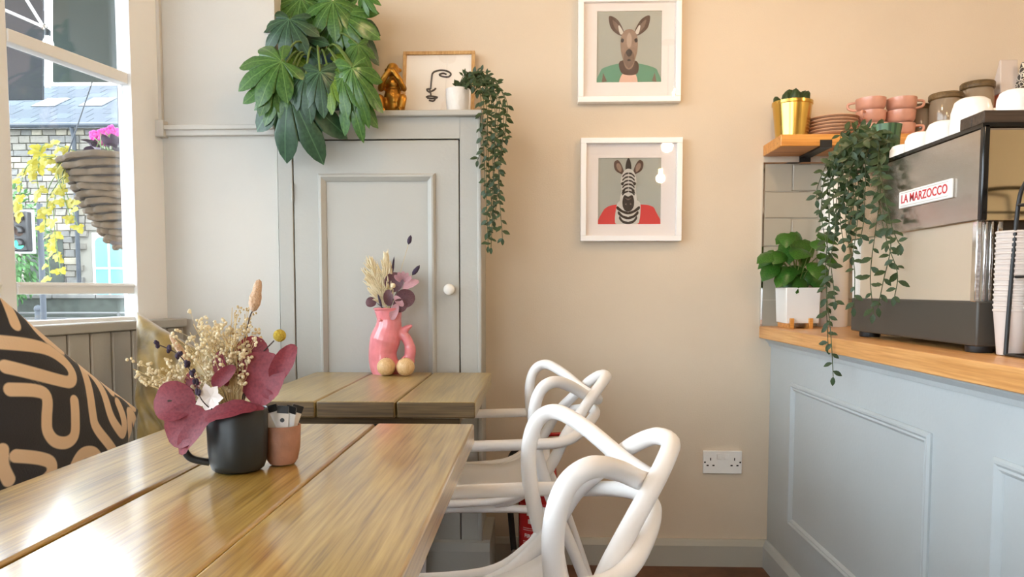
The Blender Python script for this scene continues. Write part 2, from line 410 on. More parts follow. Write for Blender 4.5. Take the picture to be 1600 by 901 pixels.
m = MB(); wbox(m, sM0, sM1, zS, CEIL, .004, .042); wpart('mullion', m)
for k in range(4):
    a = sM1 + .85 + k * .91; m = MB(); wbox(m, a, a + .06, zS, CEIL, .004, .042); wpart('mullion', m)
m = MB(); wbox(m, SEND - .04, SEND, zS, CEIL, .004, .042); wpart('stile', m)
segs = [(sB, sM0), (sM1, sM1 + .85)] + [(sM1 + .91 * k, sM1 + .91 * k + .85) for k in range(1, 4)] + [(sM1 + 3.64, SEND - .04)]
for a, b in segs:
    m = MB(); wbox(m, a, b, zT0, zT1, .0, .042); wpart('transom_rail', m)
    m = MB(); wbox(m, a, b, zR0, zR1, .0, .042); wbox(m, a, b, zR1 - .012, zR1 - .004, -.006, .004); wpart('middle_rail', m)
    m = MB(); wbox(m, a, b, zS, zS + .018, .0, .042); wpart('bottom_rail', m)
    m = MB(); wbox(m, a, b, CEIL - .06, CEIL, .0, .042); wpart('top_rail', m)
    for z0, z1 in ((zS + .018, zR0), (zR1, zT0), (zT1, CEIL - .06)):
        m = MB(); wbox(m, a, b, z0, z1, .022, .027); obj('pane', m, 'glass', win)
m = MB(); wbox(m, sA - .01, SEND, zS - .03, zS, -.02, .06); wpart('sill', m)

# ================================================================== outside: ground
YS = 14.0
gz = W(100, 500, Y=YS).z - .35
m = MB().add([(-30, -8, -.4), (-1.9, -8, -.4), (-1.9, 2.6, -.3), (4, 6, -.1), (4, 40, .3), (-30, 40, .3)], [(0, 1, 2, 3, 4, 5)])
gz1 = W(100, 497, Y=12.5).z
struct('ground_street', MB().box(-30, 8, 3.2, 12.4, -.6, -.2).box(-30, -2.9, -9, 3.2, -.6, -.2), 'asphalt')
struct('ground_pavement', MB().box(-30, 8, 12.4, 22, -.6, gz1), 'pavement')
# low wall across the street
lw = thing('street_wall', 'low dark stone wall with coping across the street, below the stone house', 'wall', (-9.5, 13.0, gz1))
zw0 = gz1; zw1 = W(100, 466, Y=13.0).z
obj('wall_body', MB().box(-13.5, -5.5, 13.0, 13.25, zw0, zw1), 'hedge_wall', lw)
for i in range(10):
    x = -13.5 + i * .8
    obj('coping', MB().box(x + .01, x + .79, 12.96, 13.29, zw1, zw1 + .07), 'stone_b', lw, bevel=.01)
rl = thing('street_railing', 'pale horizontal railing along the far pavement, beyond the lower pane', 'railing', (-9.0, 12.3, gz1))
za = W(120, 489, Y=12.3).z
for k in range(2): obj('rail', MB().tube([(-13, 12.3, za - k * .12), (-5.5, 12.3, za - k * .12)], .022, 8), 'pavement', rl, smooth=40)
for k in range(6): obj('post', MB().tube([(-12.5 + k * 1.35, 12.3, gz1 - .02), (-12.5 + k * 1.35, 12.3, za + .02)], .03, 8), 'pavement', rl, smooth=40)
p = W(60, 478, Y=11.2)
t = thing('bollard', 'dark slim street bollard seen through the lower pane', 'bollard', (p.x, p.y, -.2))
obj('post', MB().lathe([(.07, 0), (.07, .1), (.055, .12), (.055, p.z + .2 - .1), (.05, p.z + .2 - .06)], 14, (p.x, p.y, -.2)), 'pipe', t, smooth=40)
obj('cap', MB().lathe([(.062, 0), (.066, .03), (.05, .07), (.0, .09)], 14, (p.x, p.y, p.z - .07)), 'pipe', t, smooth=40)

# ------------------------------------------------------------------ stone house across the street
ze = W(100, 199, Y=YS).z; zr = W(100, 137, Y=YS + 2.4).z
house = thing('stone_house', 'stone house with slate roof and two skylights across the street', 'building', (-11.5, YS, gz1))
HX0, HX1 = -17.5, -5.6
obj('wall_core', MB().box(HX0, HX1, YS + .05, YS + 4.6, gz1, ze), 'mortar', house)
# stones: courses with uneven lengths, the ones in view singly, the rest joined
stones = []; random.seed(3)
z = zw1 - .1
ax0, ax1 = W(146, 400, Y=YS).x, W(215, 400, Y=YS).x; az0, az1 = W(160, 470, Y=YS).z, W(160, 362, Y=YS).z
while z < ze - .05:
    h = random.choice([.115, .13, .145]); x = HX0 + random.uniform(-.2, 0)
    while x < HX1:
        l = random.uniform(.17, .38)
        if not (x + l > ax0 - .1 and x < ax1 + .1 and z + h > az0 and z < az1): stones.append((x, x + l, z, z + h))
        x += l
    z += h
def vis(s): 
    x = (s[0] + s[1]) / 2; return W(-8, 300, Y=YS).x < x < W(197, 300, Y=YS).x
near = [s for s in stones if vis(s)][-300:]; far = [s for s in stones if s not in near]
VAR = []
for k in range(12):
    a = [random.uniform(.0, .06) for _ in range(8)]; d = [random.uniform(0, .03) for _ in range(4)]
    mb = MB().hexa([Vector((a[0], -d[0], a[1])), Vector((1 - a[2], -d[1], a[3])), Vector((1, .06, 0)), Vector((0, .06, 0)), Vector((a[4], -d[2], 1 - a[5])), Vector((1 - a[6], -d[3], 1 - a[7])), Vector((1, .06, 1)), Vector((0, .06, 1))])
    VAR.append(mb.mesh('stone', ['stone_a', 'stone_b', 'stone_c', 'stone_a'][k % 4]))
g = .012
for s in near:
    M = Matrix.Translation((s[0] + g / 2, YS, s[2] + g / 2)) @ Matrix.Diagonal((s[1] - s[0] - g, 1, s[3] - s[2] - g, 1))
    inst('stone', random.choice(VAR), house, M)
mb = MB()
for s in far: mb.box(s[0] + g / 2, s[1] - g / 2, YS - .012, YS + .06, s[2] + g / 2, s[3] - g / 2, mi=random.randrange(3))
obj('stonework', mb, ['stone_a', 'stone_b', 'stone_c'], house, kind='stuff')
# slate roof
sl = Vector((0, 2.6, zr - ze)); L = sl.length; sd = sl.normalized(); nrm = Vector((0, -sd.z, sd.y))
e0 = Vector((0, YS - .15, ze + .02))
obj('roof_deck', MB().hexa([Vector((HX0, 0, 0)) + e0, Vector((HX1, 0, 0)) + e0, Vector((HX1, 0, 0)) + e0 + sd * (L + .15), Vector((HX0, 0, 0)) + e0 + sd * (L + .15)] + [Vector((x, 0, -.06)) + e0 + sd * q for x, q in ((HX0, 0), (HX1, 0), (HX1, L + .15), (HX0, L + .15))]), 'slate', house)
sv = []
for k in range(3):
    mb = MB().box(0, 1, 0, 1, 0, .018); sv.append(mb.mesh('slate', ['slate', 'slate_b', 'slate'][k]))
rows = 9; rh = L / rows; n = 0; rest = MB()
for r in range(rows):
    x = HX0 - (r % 2) * .18
    while x < HX1:
        l = .36
        M = Matrix((Vector((l - .012, 0, 0)), sd * (rh * 1.12), nrm)).transposed().to_4x4()
        M.translation = Vector((x, 0, 0)) + e0 + sd * (r * rh - rh * .06) + nrm * (.012 + .004 * random.random())
        if W(-10, 170, Y=YS).x - 1.2 < x < W(200, 170, Y=YS).x + .2: inst('slate', random.choice(sv), house, M)
        else: rest.box(0, 1, 0, 1, 0, .018, M=M)
        x += l
obj('slating', rest, 'slate', house, kind='stuff')
for px in (58, 133):
    q0 = W(px - 14, 183, Y=YS + .62); 
    k0 = (q0.z - e0.z) / sd.z; 
    c = Vector((W(px, 175, Y=YS + .7).x, 0, 0)) + e0 + sd * (L * .40)
    X = Vector((1, 0, 0))
    def q(a, b, h): return c + X * a + sd * b + nrm * h
    f = obj('skylight', MB().hexa([q(-.25, 0, .02), q(.25, 0, .02), q(.25, .62, .02), q(-.25, .62, .02), q(-.25, 0, .045), q(.25, 0, .045), q(.25, .62, .045), q(-.25, .62, .045)]), 'pipe', house)
    obj('pane', MB().hexa([q(-.22, .03, .04), q(.22, .03, .04), q(.22, .59, .04), q(-.22, .59, .04), q(-.22, .03, .055), q(.22, .03, .055), q(.22, .59, .055), q(-.22, .59, .055)]), 'white_gloss', f)
obj('gutter', MB().tube([(HX0, YS - .18, ze), (HX1, YS - .18, ze)], .05, 8), 'pipe', house, smooth=40)
xd = W(121, 300, Y=YS - .05).x
obj('downpipe', MB().tube([(xd, YS - .18, ze), (xd, YS - .1, ze - .2), (xd, YS - .1, gz1)], .04, 8), 'pipe', house, smooth=40)
# arched pale window
wf = MB(); cw = (ax1 - ax0)
wn = obj('window', MB().box(ax0, ax1, YS - .03, YS + .06, az0, az1 - .02), 'white_wood', house)
for k in range(3):
    x0 = ax0 + .06 + k * cw / 3; x1 = x0 + cw / 3 - .05; rr = (x1 - x0) / 2; zt = az1 - .1 - rr
    poly = [(x0, az0 + .05), (x1, az0 + .05)] + [((x0 + x1) / 2 + rr * math.cos(a * PI / 8), zt + rr * math.sin(a * PI / 8)) for a in range(9)]
    obj('pane', MB().prism(poly, YS - .045, YS - .028, lambda a, b, d: Vector((a, d, b))), 'cyan_glass', wn)
    zm = (az0 + az1) / 2 - .05
    obj('glazing_bar', MB().box(x0, x1, YS - .06, YS - .04, zm, zm + .03), 'white_wood', wn)
dx = W(128, 400, Y=YS).x
obj('window', MB().box(dx - 1.1, dx - .35, YS - .03, YS + .02, az0, az1 - .1), 'hedge_wall', house, label='dark shop window')

# ------------------------------------------------------------------ bush, traffic light, awning, lamp
def quadleaf(name, m, w=.5, bend=.15):
    mb = MB(); k = 4
    vs = []; prof = [0, .75, 1, .7, 0]
    for i in range(k + 1):
        y = i / k; ww = w / 2 * prof[i]; z = -bend * y * y
        vs += [Vector((-ww, y, z + ww * .25)), Vector((0, y, z)), Vector((ww, y, z + ww * .25))]
    fs = []
    for i in range(k):
        a = i * 3; fs += [(a, a + 1, a + 4, a + 3), (a + 1, a + 2, a + 5, a + 4)]
    mb.add(vs, fs); return mb.mesh(name, m, smooth=60)
LEAF = {k: quadleaf('leaf', k) for k in ('vine', 'bush', 'pot_leaf')}
LEAF['ivy_yellow'] = MB().add([(0, 0, 0), (.3, -.12, .02), (.5, .25, -.04), (.28, .4, .02), (.25, .75, -.03), (0, 1, -.12), (-.25, .75, -.03), (-.28, .4, .02), (-.5, .25, -.04), (-.3, -.12, .02), (0, .4, .06)], [(0, 1, 10), (1, 2, 10), (2, 3, 10), (3, 4, 10), (4, 5, 10), (5, 6, 10), (6, 7, 10), (7, 8, 10), (8, 9, 10), (9, 0, 10)]).mesh('leaf', 'ivy_yellow')
random.seed(11)
bc = W(2, 380, Y=12.2)
bush = thing('street_bush', 'leafy green bush beside the traffic light across the street', 'bush', (bc.x, bc.y, gz1))
obj('stem', MB().tube([(bc.x, bc.y, gz1), (bc.x + .05, bc.y, bc.z)], .04, 8).tube([(bc.x, bc.y, gz1 + .3), (bc.x - .4, bc.y, bc.z + .2)], .025, 6), 'stem_dark', bush)
fol = MB(); lm = LEAF['bush']; lv = [v.co.copy() for v in lm.vertices]; lf = [tuple(p.vertices) for p in lm.polygons]
for i in range(1500):
    while True:
        a = Vector((random.uniform(-1, 1), random.uniform(-1, 1), random.uniform(-1, 1)))
        if a.length < 1 and a.length > .55: break
    pos = bc + Vector((a.x * .72, a.y * .55, a.z * 1.05)); M = frameM(pos, a + Vector((0, 0, -.4 + random.uniform(-.5, .5))), roll=random.uniform(-1, 1), sc=random.uniform(.07, .13))
    fol.add([M @ v for v in lv], lf)
obj('foliage', fol, 'bush', bush, kind='stuff')

tp = W(38, 362, Y=9.0)
tl = thing('traffic_light', 'traffic light showing green on a dark pole across the street', 'traffic light', (tp.x + .15, 9.0, -.2))
obj('pole', MB().tube([(tp.x + .17, 9.05, -.2), (tp.x + .17, 9.05, tp.z + .35)], .035, 10), 'pipe', tl, smooth=40)
sc9 = 9 / F
obj('backboard', MB().box(tp.x - .13, tp.x + .13, 9.0, 9.02, tp.z - .27, tp.z + .27), 'white_gloss', tl, bevel=.01)
hs = obj('housing', MB().box(tp.x - .105, tp.x + .105, 8.9, 9.0, tp.z - .245, tp.z + .245), 'black', tl, bevel=.015)
for k, mm in enumerate(('roo_dark', 'roo_dark', 'green_light')):
    zc = tp.z + .155 - k * .155; mx = Matrix.Rotation(R(90), 3, 'X')
    obj('lens', MB().lathe([(.062, 0), (.055, .015), (.0, .022)], 16, (tp.x, 8.902, zc), M=mx), mm, hs, smooth=60)
    mb = MB(); pts = []
    mb.grid(12, 2, lambda u, v: Vector((tp.x + .07 * math.cos(PI * (u * 1.2 - .1)), 8.9 - .11 * v, zc + .07 * math.sin(PI * (u * 1.2 - .1)) - .012 * v)))
    ho = obj('visor', mb, 'black', hs, smooth=60); sm = ho.modifiers.new('s', 'SOLIDIFY'); sm.thickness = .006
# awning over the shop front: valance pieces on the outer edge, sloping cloth, folding arms
t = thing('shop_awning', 'dark green-grey shop awning with white folding arms outside the window', 'awning', WLp(.6, 2.75, .14))
def apt(px, py, Y): return W(px, py, Y=Y)
A = [apt(82, 128, 3.35), apt(186, 128, 3.35), apt(186, -60, 3.35), apt(82, -60, 3.35)]
def slab(pts, d):
    d = Vector(d); return MB().hexa([p + d for p in pts] + pts) if False else MB().add(list(pts) + [p + d for p in pts], [(0, 1, 2, 3), (7, 6, 5, 4), (0, 4, 5, 1), (1, 5, 6, 2), (2, 6, 7, 3), (3, 7, 4, 0)])
ex = apt(186, 128, 3.35)
A[1].x = A[2].x = -1.35
obj('side_cloth', slab(A, (.0, .012, 0)), 'awning', t)
B = [apt(-40, 156, 2.9), apt(66, 155, 2.9), apt(66, -60, 2.9), apt(-40, -60, 2.9)]
obj('valance', slab(B, (.0, .012, 0)), 'awning_b', t)
zt = max(A[2].z, B[2].z)
top = [Vector((-2.6, 2.85, 2.44)), Vector((-2.5, 3.4, 2.44)), Vector((-1.2, 3.4, 2.85)), Vector((-1.3, 2.85, 2.85))]
obj('roof_cloth', slab(top, (0, 0, .012)), 'awning', t)
b0 = apt(68, 42, 2.86)
obj('arm', MB().tube([b0, apt(38, -6, 2.75)], .006, 8), 'white_gloss', t, smooth=40)
obj('arm', MB().tube([b0, apt(-10, 8, 2.6)], .006, 8), 'white_gloss', t, smooth=40)
obj('elbow', MB().ball(b0, .013, 12, 8), 'steel', t, smooth=60)
bl = thing('festoon_bulb', 'lit white bulb hanging under the awning arms outside the window', 'bulb', apt(75, 52, 2.82))
bb = apt(75, 66, 2.82)
obj('glass', MB().lathe([(.0, -.032), (.012, -.028), (.019, -.012), (.018, .0), (.01, .018), (.008, .024)], 14, bb), 'bulb', bl, smooth=60)
obj('socket', MB().lathe([(.009, .022), (.011, .026), (.011, .045), (.004, .05)], 12, bb), 'pipe', bl, smooth=40)
obj('lead', MB().tube([bb + Vector((0, 0, .048)), b0], .002, 6), 'black', bl)
p = W(74, 115, Y=3.6)
obj('drop_bar', MB().tube([(p.x, 3.6, W(74, 137, Y=3.6).z), (p.x, 3.6, 2.4)], .012, 10), 'white_gloss', t, smooth=40)

# ------------------------------------------------------------------ hanging basket
hb = W(188, 256, Y=3.5); hr = .245
t = thing('hanging_basket', 'woven wicker cone basket hanging outside the window with trailing plants', 'basket', (hb.x, hb.y, hb.z - .42))
rim = obj('liner', MB().lathe([(.0, -.40), (.05, -.385), (hr * .5, -.22), (hr * .8, -.08), (hr * .94, -.004), (hr * .9, -.004), (.0, -.03)], 28, hb), 'stem_dark', t, smooth=50)
rows = 13
for r in range(rows):
    f = r / (rows - 1); z = -.39 + .39 * f; rad = .03 + (hr - .03) * (f ** .72); pts = []
    for j in range(72):
        a = 2 * PI * j / 72; q = math.sin(j * PI / 3 + r * PI) 
        pts.append(hb + Vector(((rad + .008 * q) * math.cos(a), (rad + .008 * q) * math.sin(a), z + .006 * math.sin(a * 3 + r))))
    obj('wicker_strand', MB().tube(pts, .0155, 6, closed=True), 'wicker', t, smooth=60)
pts = [hb + Vector((hr * math.cos(a), hr * math.sin(a), 0)) for a in (0, 2.1, 4.2)]
for q in pts: obj('chain', MB().tube([q, hb + Vector((0, 0, .7))], .003, 6), 'pipe', t)
hook = obj('bracket', MB().tube(spline([hb + Vector((0, 0, .7)), hb + Vector((.1, 0, .8)), hb + Vector((.9, .25, .78))], 6), .01, 8), 'black', t, smooth=40)
random.seed(5)
iv = thing('yellow_ivy', 'yellow-leaved ivy trailing out of the hanging basket', 'plant', hb + Vector((-hr, -.1, 0)))
for k, (px0, py0, px1, py1) in enumerate([(125, 250, 95, 430), (118, 252, 78, 432), (112, 250, 60, 300), (105, 245, 30, 330), (120, 245, 110, 340), (110, 248, 88, 400), (130, 240, 60, 262), (122, 256, 124, 360)]):
    a = W(px0, py0, Y=3.45); b = W(px1, py1, Y=3.2 + .05 * (k % 3)); mid = (a + b) / 2 + Vector((-.04, -.05, .05 + .3 * abs(a.x - b.x)))
    sp = spline([a, mid, b], 12)
    v = obj('vine', MB().tube(sp, .0022, 5), 'stem_green', iv)
    for i in range(1, len(sp), 1):
        if random.random() < .3 and i > 4: continue
        d = Vector((random.uniform(-1, 1), -.35 + random.uniform(-.3, .3), random.uniform(-1, .2)))
        inst('leaf', LEAF['ivy_yellow'], v, frameM(sp[i] + d * .008, d, up=(random.uniform(-.4, .4), -1, .5), sc=random.uniform(.028, .05)))
fl = thing('magenta_flowers', 'magenta flowers above dark purple leaves in the hanging basket', 'flowers', hb + Vector((-.08, 0, 0)))
for i in range(14):
    b = hb + Vector((random.uniform(-.12, .02), random.uniform(-.08, .08), 0)); tpz = W(random.uniform(142, 182), random.uniform(200, 222), Y=3.5)
    sm = obj('stem', MB().tube(spline([b, (b + tpz) / 2 + Vector((0, 0, .02)), tpz], 4), .0025, 5), 'stem_green', fl)
    mb = MB()
    for j in range(5):
        a = j * 1.257; mb.ball(tpz + Vector((.011 * math.cos(a), 0, .011 * math.sin(a))), .011, 6, 4, (1, .5, 1))
    obj('blossom', mb, 'magenta', sm, smooth=60)
PLM = quadleaf('leaf', 'purple_leaf', .8)
for i in range(26):
    pos = W(random.uniform(138, 186), random.uniform(226, 252), Y=3.5 + random.uniform(-.1, .1)); d = Vector((random.uniform(-1, 1), random.uniform(-1, .3), random.uniform(-.2, .8)))
    inst('leaf', PLM, fl, frameM(pos, d, sc=random.uniform(.05, .08)))

# ================================================================== bench and cushions
bt = .085; zb1 = WLs(230, 500, -bt)[1]
bench = thing('bench', 'grey tongue-and-groove wall bench running under the window', 'bench', WLp(1.0, 0, -.3))
def bbox(s0, s1, z0, z1, t0, t1): return wbox(MB(), s0, s1, z0, z1, t0, t1)
obj('cap_rail', bbox(.002, 2.5, zb1 - .028, zb1, -bt - .012, -.022), 'grey_paint', bench, bevel=.004)
obj('back_core', bbox(.002, 2.5, .0, zb1 - .028, -bt + .02, -.022), 'grey_paint', bench)
s = .004
while s < 2.48:
    obj('board', bbox(s + .002, s + .078, .0, zb1 - .028, -bt, -bt + .02), 'grey_paint', bench, bevel=.004, seg=1); s += .08
obj('seat', bbox(.002, 2.5, .40, .44, -.50, -bt), 'grey_paint', bench, bevel=.004)
obj('front_panel', bbox(.002, 2.5, 0, .40, -.46, -.44), 'grey_paint', bench)

def sdf_seg(p, a, b):
    ab = (b[0] - a[0], b[1] - a[1]); ap = (p[0] - a[0], p[1] - a[1]); q = ab[0] ** 2 + ab[1] ** 2
    t = max(0, min(1, (ap[0] * ab[0] + ap[1] * ab[1]) / q)) if q else 0
    return math.hypot(ap[0] - ab[0] * t, ap[1] - ab[1] * t)
def cushion_mesh(name, A, B, D, thick, mat_, nu=40, nv=40, fn=None, pinch=.06, wrinkle=0):
    """pillow between corners A, B (top edge) and D (under A); both faces, seam all round"""
    e1 = B - A; e2 = D - A; nn = e1.cross(e2).normalized(); mb = MB(); att = []
    def pt(u, v, side):
        x, y = 2 * u - 1, 2 * v - 1
        k = max(0, (1 - x ** 2) * (1 - y ** 2)) ** .42
        uu = .5 + x / 2 * (1 - pinch * (1 - y * y)) if True else u; vv = .5 + y / 2 * (1 - pinch * (1 - x * x))
        wr = wrinkle * k * (.25 * math.sin(9 * u + 7 * v * v) + .15 * math.sin(17 * v + 5 * u) + .13 * math.sin(26 * u - 13 * v + 3 * math.sin(6 * v)) + .10 * math.sin(31 * v + 11 * u * u))
        return A + e1 * uu + e2 * vv + nn * side * (thick * k + wr)
    mb.grid(nu, nv, lambda u, v: pt(u, v, 1))
    nf = len(mb.v)
    mb.grid(nu, nv, lambda u, v: pt(u, v, -1))
    me = bpy.data.meshes.new(name)
    me.from_pydata([tuple(v - A) for v in mb.v], [], mb.f); me.materials.append(MATS[mat_])
    if fn:
        at = me.attributes.new('pattern', 'FLOAT', 'POINT')
        vals = [fn(i / nu, j / nv) for j in range(nv + 1) for i in range(nu + 1)]
        at.data.foreach_set('value', vals + vals)
    for p in me.polygons: p.use_smooth = True
    bm = bmesh.new(); bm.from_mesh(me); bmesh.ops.remove_doubles(bm, verts=bm.verts, dist=1e-5); bmesh.ops.recalc_face_normals(bm, faces=bm.faces); bm.to_mesh(me); bm.free()
    return me, e1, e2
# black and tan cushion: labyrinth bands as a distance field printed on the cloth
m = mat('labyrinth', (0, 0, 0), .85, bump=.12, bscale=250, sheen=.2); N = m.node_tree.nodes; L = m.node_tree.links
a = N.new('ShaderNodeAttribute'); a.attribute_name = 'pattern'
r = N.new('ShaderNodeValToRGB'); r.color_ramp.elements[0].position = .485; r.color_ramp.elements[1].position = .515
r.color_ramp.elements[0].color = (*rgb(230, 202, 168), 1); r.color_ramp.elements[1].color = (*rgb(44, 44, 48), 1)
L.new(a.outputs['Fac'], r.inputs[0]); L.new(r.outputs[0], N['Principled BSDF'].inputs['Base Color'])
cA = W(-14, 452, Y=1.36); cB = W(216, 640, Y=1.74); e = (cB - cA)
nvec = Vector((.80, -.50, .33)); dn = nvec.cross(e).normalized(); dn = dn if dn.z < 0 else -dn
cD = cA + dn * .46
def pat(poly, wdt): return poly, wdt
# bands laid out in cushion coordinates (0..1 along the top edge, 0..1 down)
PIX = [[(2, 440), (2, 502)], [(32, 482), (46, 512), (80, 537)], [(-30, 530), (40, 538), (72, 556), (82, 575), (74, 590), (50, 588), (-30, 568)],
       [(-30, 604), (10, 606), (26, 616), (22, 650), (22, 672), (34, 688), (54, 690), (68, 678), (72, 650), (74, 622)], [(92, 535), (104, 548)],
       [(170, 728), (140, 698), (112, 668), (106, 645), (108, 600), (113, 566), (126, 574), (136, 600), (142, 645), (158, 670), (170, 676), (171, 655), (164, 625)],
       [(150, 588), (159, 605)], [(170, 604), (185, 612), (202, 634)], [(186, 642), (186, 668), (196, 692)], [(190, 642), (206, 668)], [(-30, 712), (6, 716), (26, 724), (26, 742), (6, 762)], [(58, 752), (72, 720), (86, 707), (106, 708), (122, 726)]]
PIX += [q_ for q_ in ([(x - 236, y + dy) for x, y in pl] for pl in PIX for dy in (60, -190)) if max(a_ for a_, b_ in q_) < -36]
def inv(px, py):
    n_ = e.cross(cD - cA); d = W(px, py, Y=1) - Vector((0, 0, CAMH)); c = Vector((0, 0, CAMH))
    k = (cA - c).dot(n_) / d.dot(n_); p = c + d * k - cA
    return p.dot(e) / e.length_squared, p.dot(cD - cA) / (cD - cA).length_squared
asp = .46 / e.length
UVP = [[inv(*q) for q in pl] for pl in PIX]
def rounded(pl):
    return [(v.x, v.y) for v in spline([(x, y, 0) for x, y in pl], 5)] if len(pl) > 2 else pl
UVP = [rounded(pl) for pl in UVP]
def lab(u, v):
    d = 9
    for pl in UVP:
        for i in range(len(pl) - 1):
            d = min(d, sdf_seg((u, v * asp), (pl[i][0], pl[i][1] * asp), (pl[i + 1][0], pl[i + 1][1] * asp)))
    return max(0, min(1, .5 + (d - .027) * 5))
me, _, _ = cushion_mesh('labyrinth_cushion', cA, cB, cD, .075, 'labyrinth', 120, 110, lab)
o = bpy.data.objects.new('labyrinth_cushion', me); col.objects.link(o); o.location = cA
tag(o, 'black cushion with tan labyrinth bands, leaning on the window bench', 'cushion')
gA = W(214, 487, Y=2.20); gB = W(372, 575, Y=2.12); gD = W(214, 785, Y=2.03)
me, _, _ = cushion_mesh('olive_cushion', gA, gB, gD, .05, 'gold_cushion', 64, 64, pinch=.03, wrinkle=.05)
o = bpy.data.objects.new('olive_cushion', me); col.objects.link(o); o.location = gA
tag(o, 'shiny olive-gold velvet cushion standing in the bench corner', 'cushion')

# ================================================================== cupboard
YK = 2.50
kx0 = W(436.5, 400, Y=YK).x; kx1 = W(749, 400, Y=YK).x; kz = W(600, 174, Y=YK).z
k = thing('tall_cupboard', 'tall pale grey painted cupboard with a panelled door by the back wall', 'cupboard', ((kx0 + kx1) / 2, YK, 0))
dx0 = W(459, 400, Y=YK).x; dx1 = W(719, 400, Y=YK).x; dz1 = W(600, 217, Y=YK).z; dz0 = .16
obj('side_panel', MB().box(kx1 - .02, kx1, YK + .02, YB, 0, kz - .02), 'grey_paint', k)
obj('side_panel', MB().box(kx0, kx0 + .02, YK + .02, YB, 0, kz - .02), 'grey_paint', k)
obj('back_panel', MB().box(kx0 + .02, kx1 - .02, YB - .012, YB, 0, kz - .02), 'grey_paint', k)
obj('stile', MB().box(kx0, dx0, YK, YK + .022, 0, kz - .02), 'grey_paint', k, bevel=.002)
obj('stile', MB().box(dx1, kx1, YK, YK + .022, 0, kz - .02), 'grey_paint', k, bevel=.002)
obj('top_rail', MB().box(dx0, dx1, YK, YK + .022, dz1, kz - .02), 'grey_paint', k)
obj('bottom_rail', MB().box(dx0, dx1, YK, YK + .022, 0, dz0), 'grey_paint', k)
obj('shadow_gap', MB().box(dx0 - .001, dx1 + .001, YK + .018, YK + .03, dz0, dz1), 'dark_gap', k)
obj('corner_bead', MB().box(kx1 - .006, kx1 + .008, YK - .008, YK + .006, 0, kz - .02), 'grey_paint', k, bevel=.004)
obj('top_board', MB().box(kx0 - .005, kx1 + .012, YK - .02, YB, kz - .02, kz), 'grey_paint', k, bevel=.004)
obj('plinth', MB().prism([(0, 0), (.035, 0), (.035, .16), (.02, .185), (0, .19)], kx0 - .01, kx1 + .035, lambda a, b, d: Vector((d, YK - a, b))).box(kx1, kx1 + .035, YK, YB - .025, 0, .185), 'grey_paint', k)
door = obj('door', MB().box(dx0 + .003, dx1 - .004, YK + .003, YK + .02, dz0 + .004, dz1 - .004), 'grey_paint', k, bevel=.002)
mx0 = W(499, 400, Y=YK).x; mx1 = W(681, 400, Y=YK).x; mz1 = W(600, 271, Y=YK).z; mz0 = .28; mw = .026
def rail(fa, name='moulding'):
    return fa
prof = [(0, 0), (0, .006), (.006, .014), (.012, .015), (.018, .010), (mw, .004), (mw, 0)]
def mould(parent, P, n, mat_, pr=prof, name='moulding'):
    """P: four corners (outer) in order; n: outward normal; mitred profile strips"""
    c = sum((Vector(p) for p in P), Vector()) / 4
    for i in range(4):
        a = Vector(P[i]); b = Vector(P[(i + 1) % 4]); d = (b - a).normalized(); inn = n.cross(d); 
        if inn.dot(c - a) < 0: inn = -inn
        q = [(a + inn * w_ + d * w_ + n * h_) for w_, h_ in pr] + [(b + inn * w_ - d * w_ + n * h_) for w_, h_ in pr]
        k_ = len(pr); fs = [(j, j + 1, k_ + j + 1, k_ + j) for j in range(k_ - 1)] + [tuple(range(k_)), tuple(range(2 * k_ - 1, k_ - 1, -1)), (0, k_, 2 * k_ - 1, k_ - 1)]
        obj(name, MB().add(q, fs), mat_, parent, smooth=35)
mould(door, [(mx0, YK + .003, mz0), (mx1, YK + .003, mz0), (mx1, YK + .003, mz1), (mx0, YK + .003, mz1)], Vector((0, -1, 0)), 'grey_paint')
kp = W(703, 452, Y=YK)
obj('knob', MB().lathe([(.011, 0), (.009, .008), (.008, .012), (.016, .018), (.019, .026), (.016, .034), (.0, .038)], 20, (kp.x, YK + .003, kp.z), M=Matrix.Rotation(R(90), 3, 'X')), 'white_matt', door, smooth=60)
for zz in (.45, 1.35): obj('hinge', MB().tube([(dx0 - .001, YK - .002, zz), (dx0 - .001, YK - .002, zz + .06)], .004, 8), 'grey_paint', door, smooth=40)

# ================================================================== tables
last = [None]
def table(name, label, x1, y0, y1, pw, zt, n, tex, th=.042):
    x0 = x1 - n * pw
    t = thing(name, label, 'table', ((x0 + x1) / 2, (y0 + y1) / 2, 0), 'plank tables')
    for i in range(n):
        a = x0 + i * pw
        jit = random.uniform(-.001, .001)
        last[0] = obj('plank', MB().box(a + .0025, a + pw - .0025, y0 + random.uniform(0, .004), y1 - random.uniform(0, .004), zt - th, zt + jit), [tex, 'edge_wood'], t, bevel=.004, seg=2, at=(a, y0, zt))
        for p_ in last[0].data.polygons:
            if abs(p_.normal.y) > .9: p_.material_index = 1  # end faces darker: stain, with shade put into the colour too
    for yy in (y0 + .12, y1 - .12): obj('batten', MB().box(x0 + .05, x1 - .05, yy - .035, yy + .035, zt - th - .03, zt - th - .001), 'edge_wood', t)
    for yy in (y0 + .12, y1 - .12):
        xm = (x0 + x1) / 2 - .06
        obj('leg', MB().box(xm - .03, xm + .03, yy - .03, yy + .03, .02, zt - th - .03), 'black', t, bevel=.004)
        obj('foot', MB().box(x0 + .1, x1 - .2, yy - .03, yy + .03, 0, .02), 'black', t, bevel=.004)
    return t
ZT = .775
tr = W(743, 662, Z=ZT); fr_ = W(744, 628, Z=ZT)
print('near table corner', tr, 'far', fr_, W(755, 581, Z=ZT), W(0, 767, Z=ZT), W(259, 672, Z=ZT), W(584, 667, Z=ZT), W(618, 628, Z=ZT), W(493, 627, Z=ZT), W(640, 901, Z=ZT))
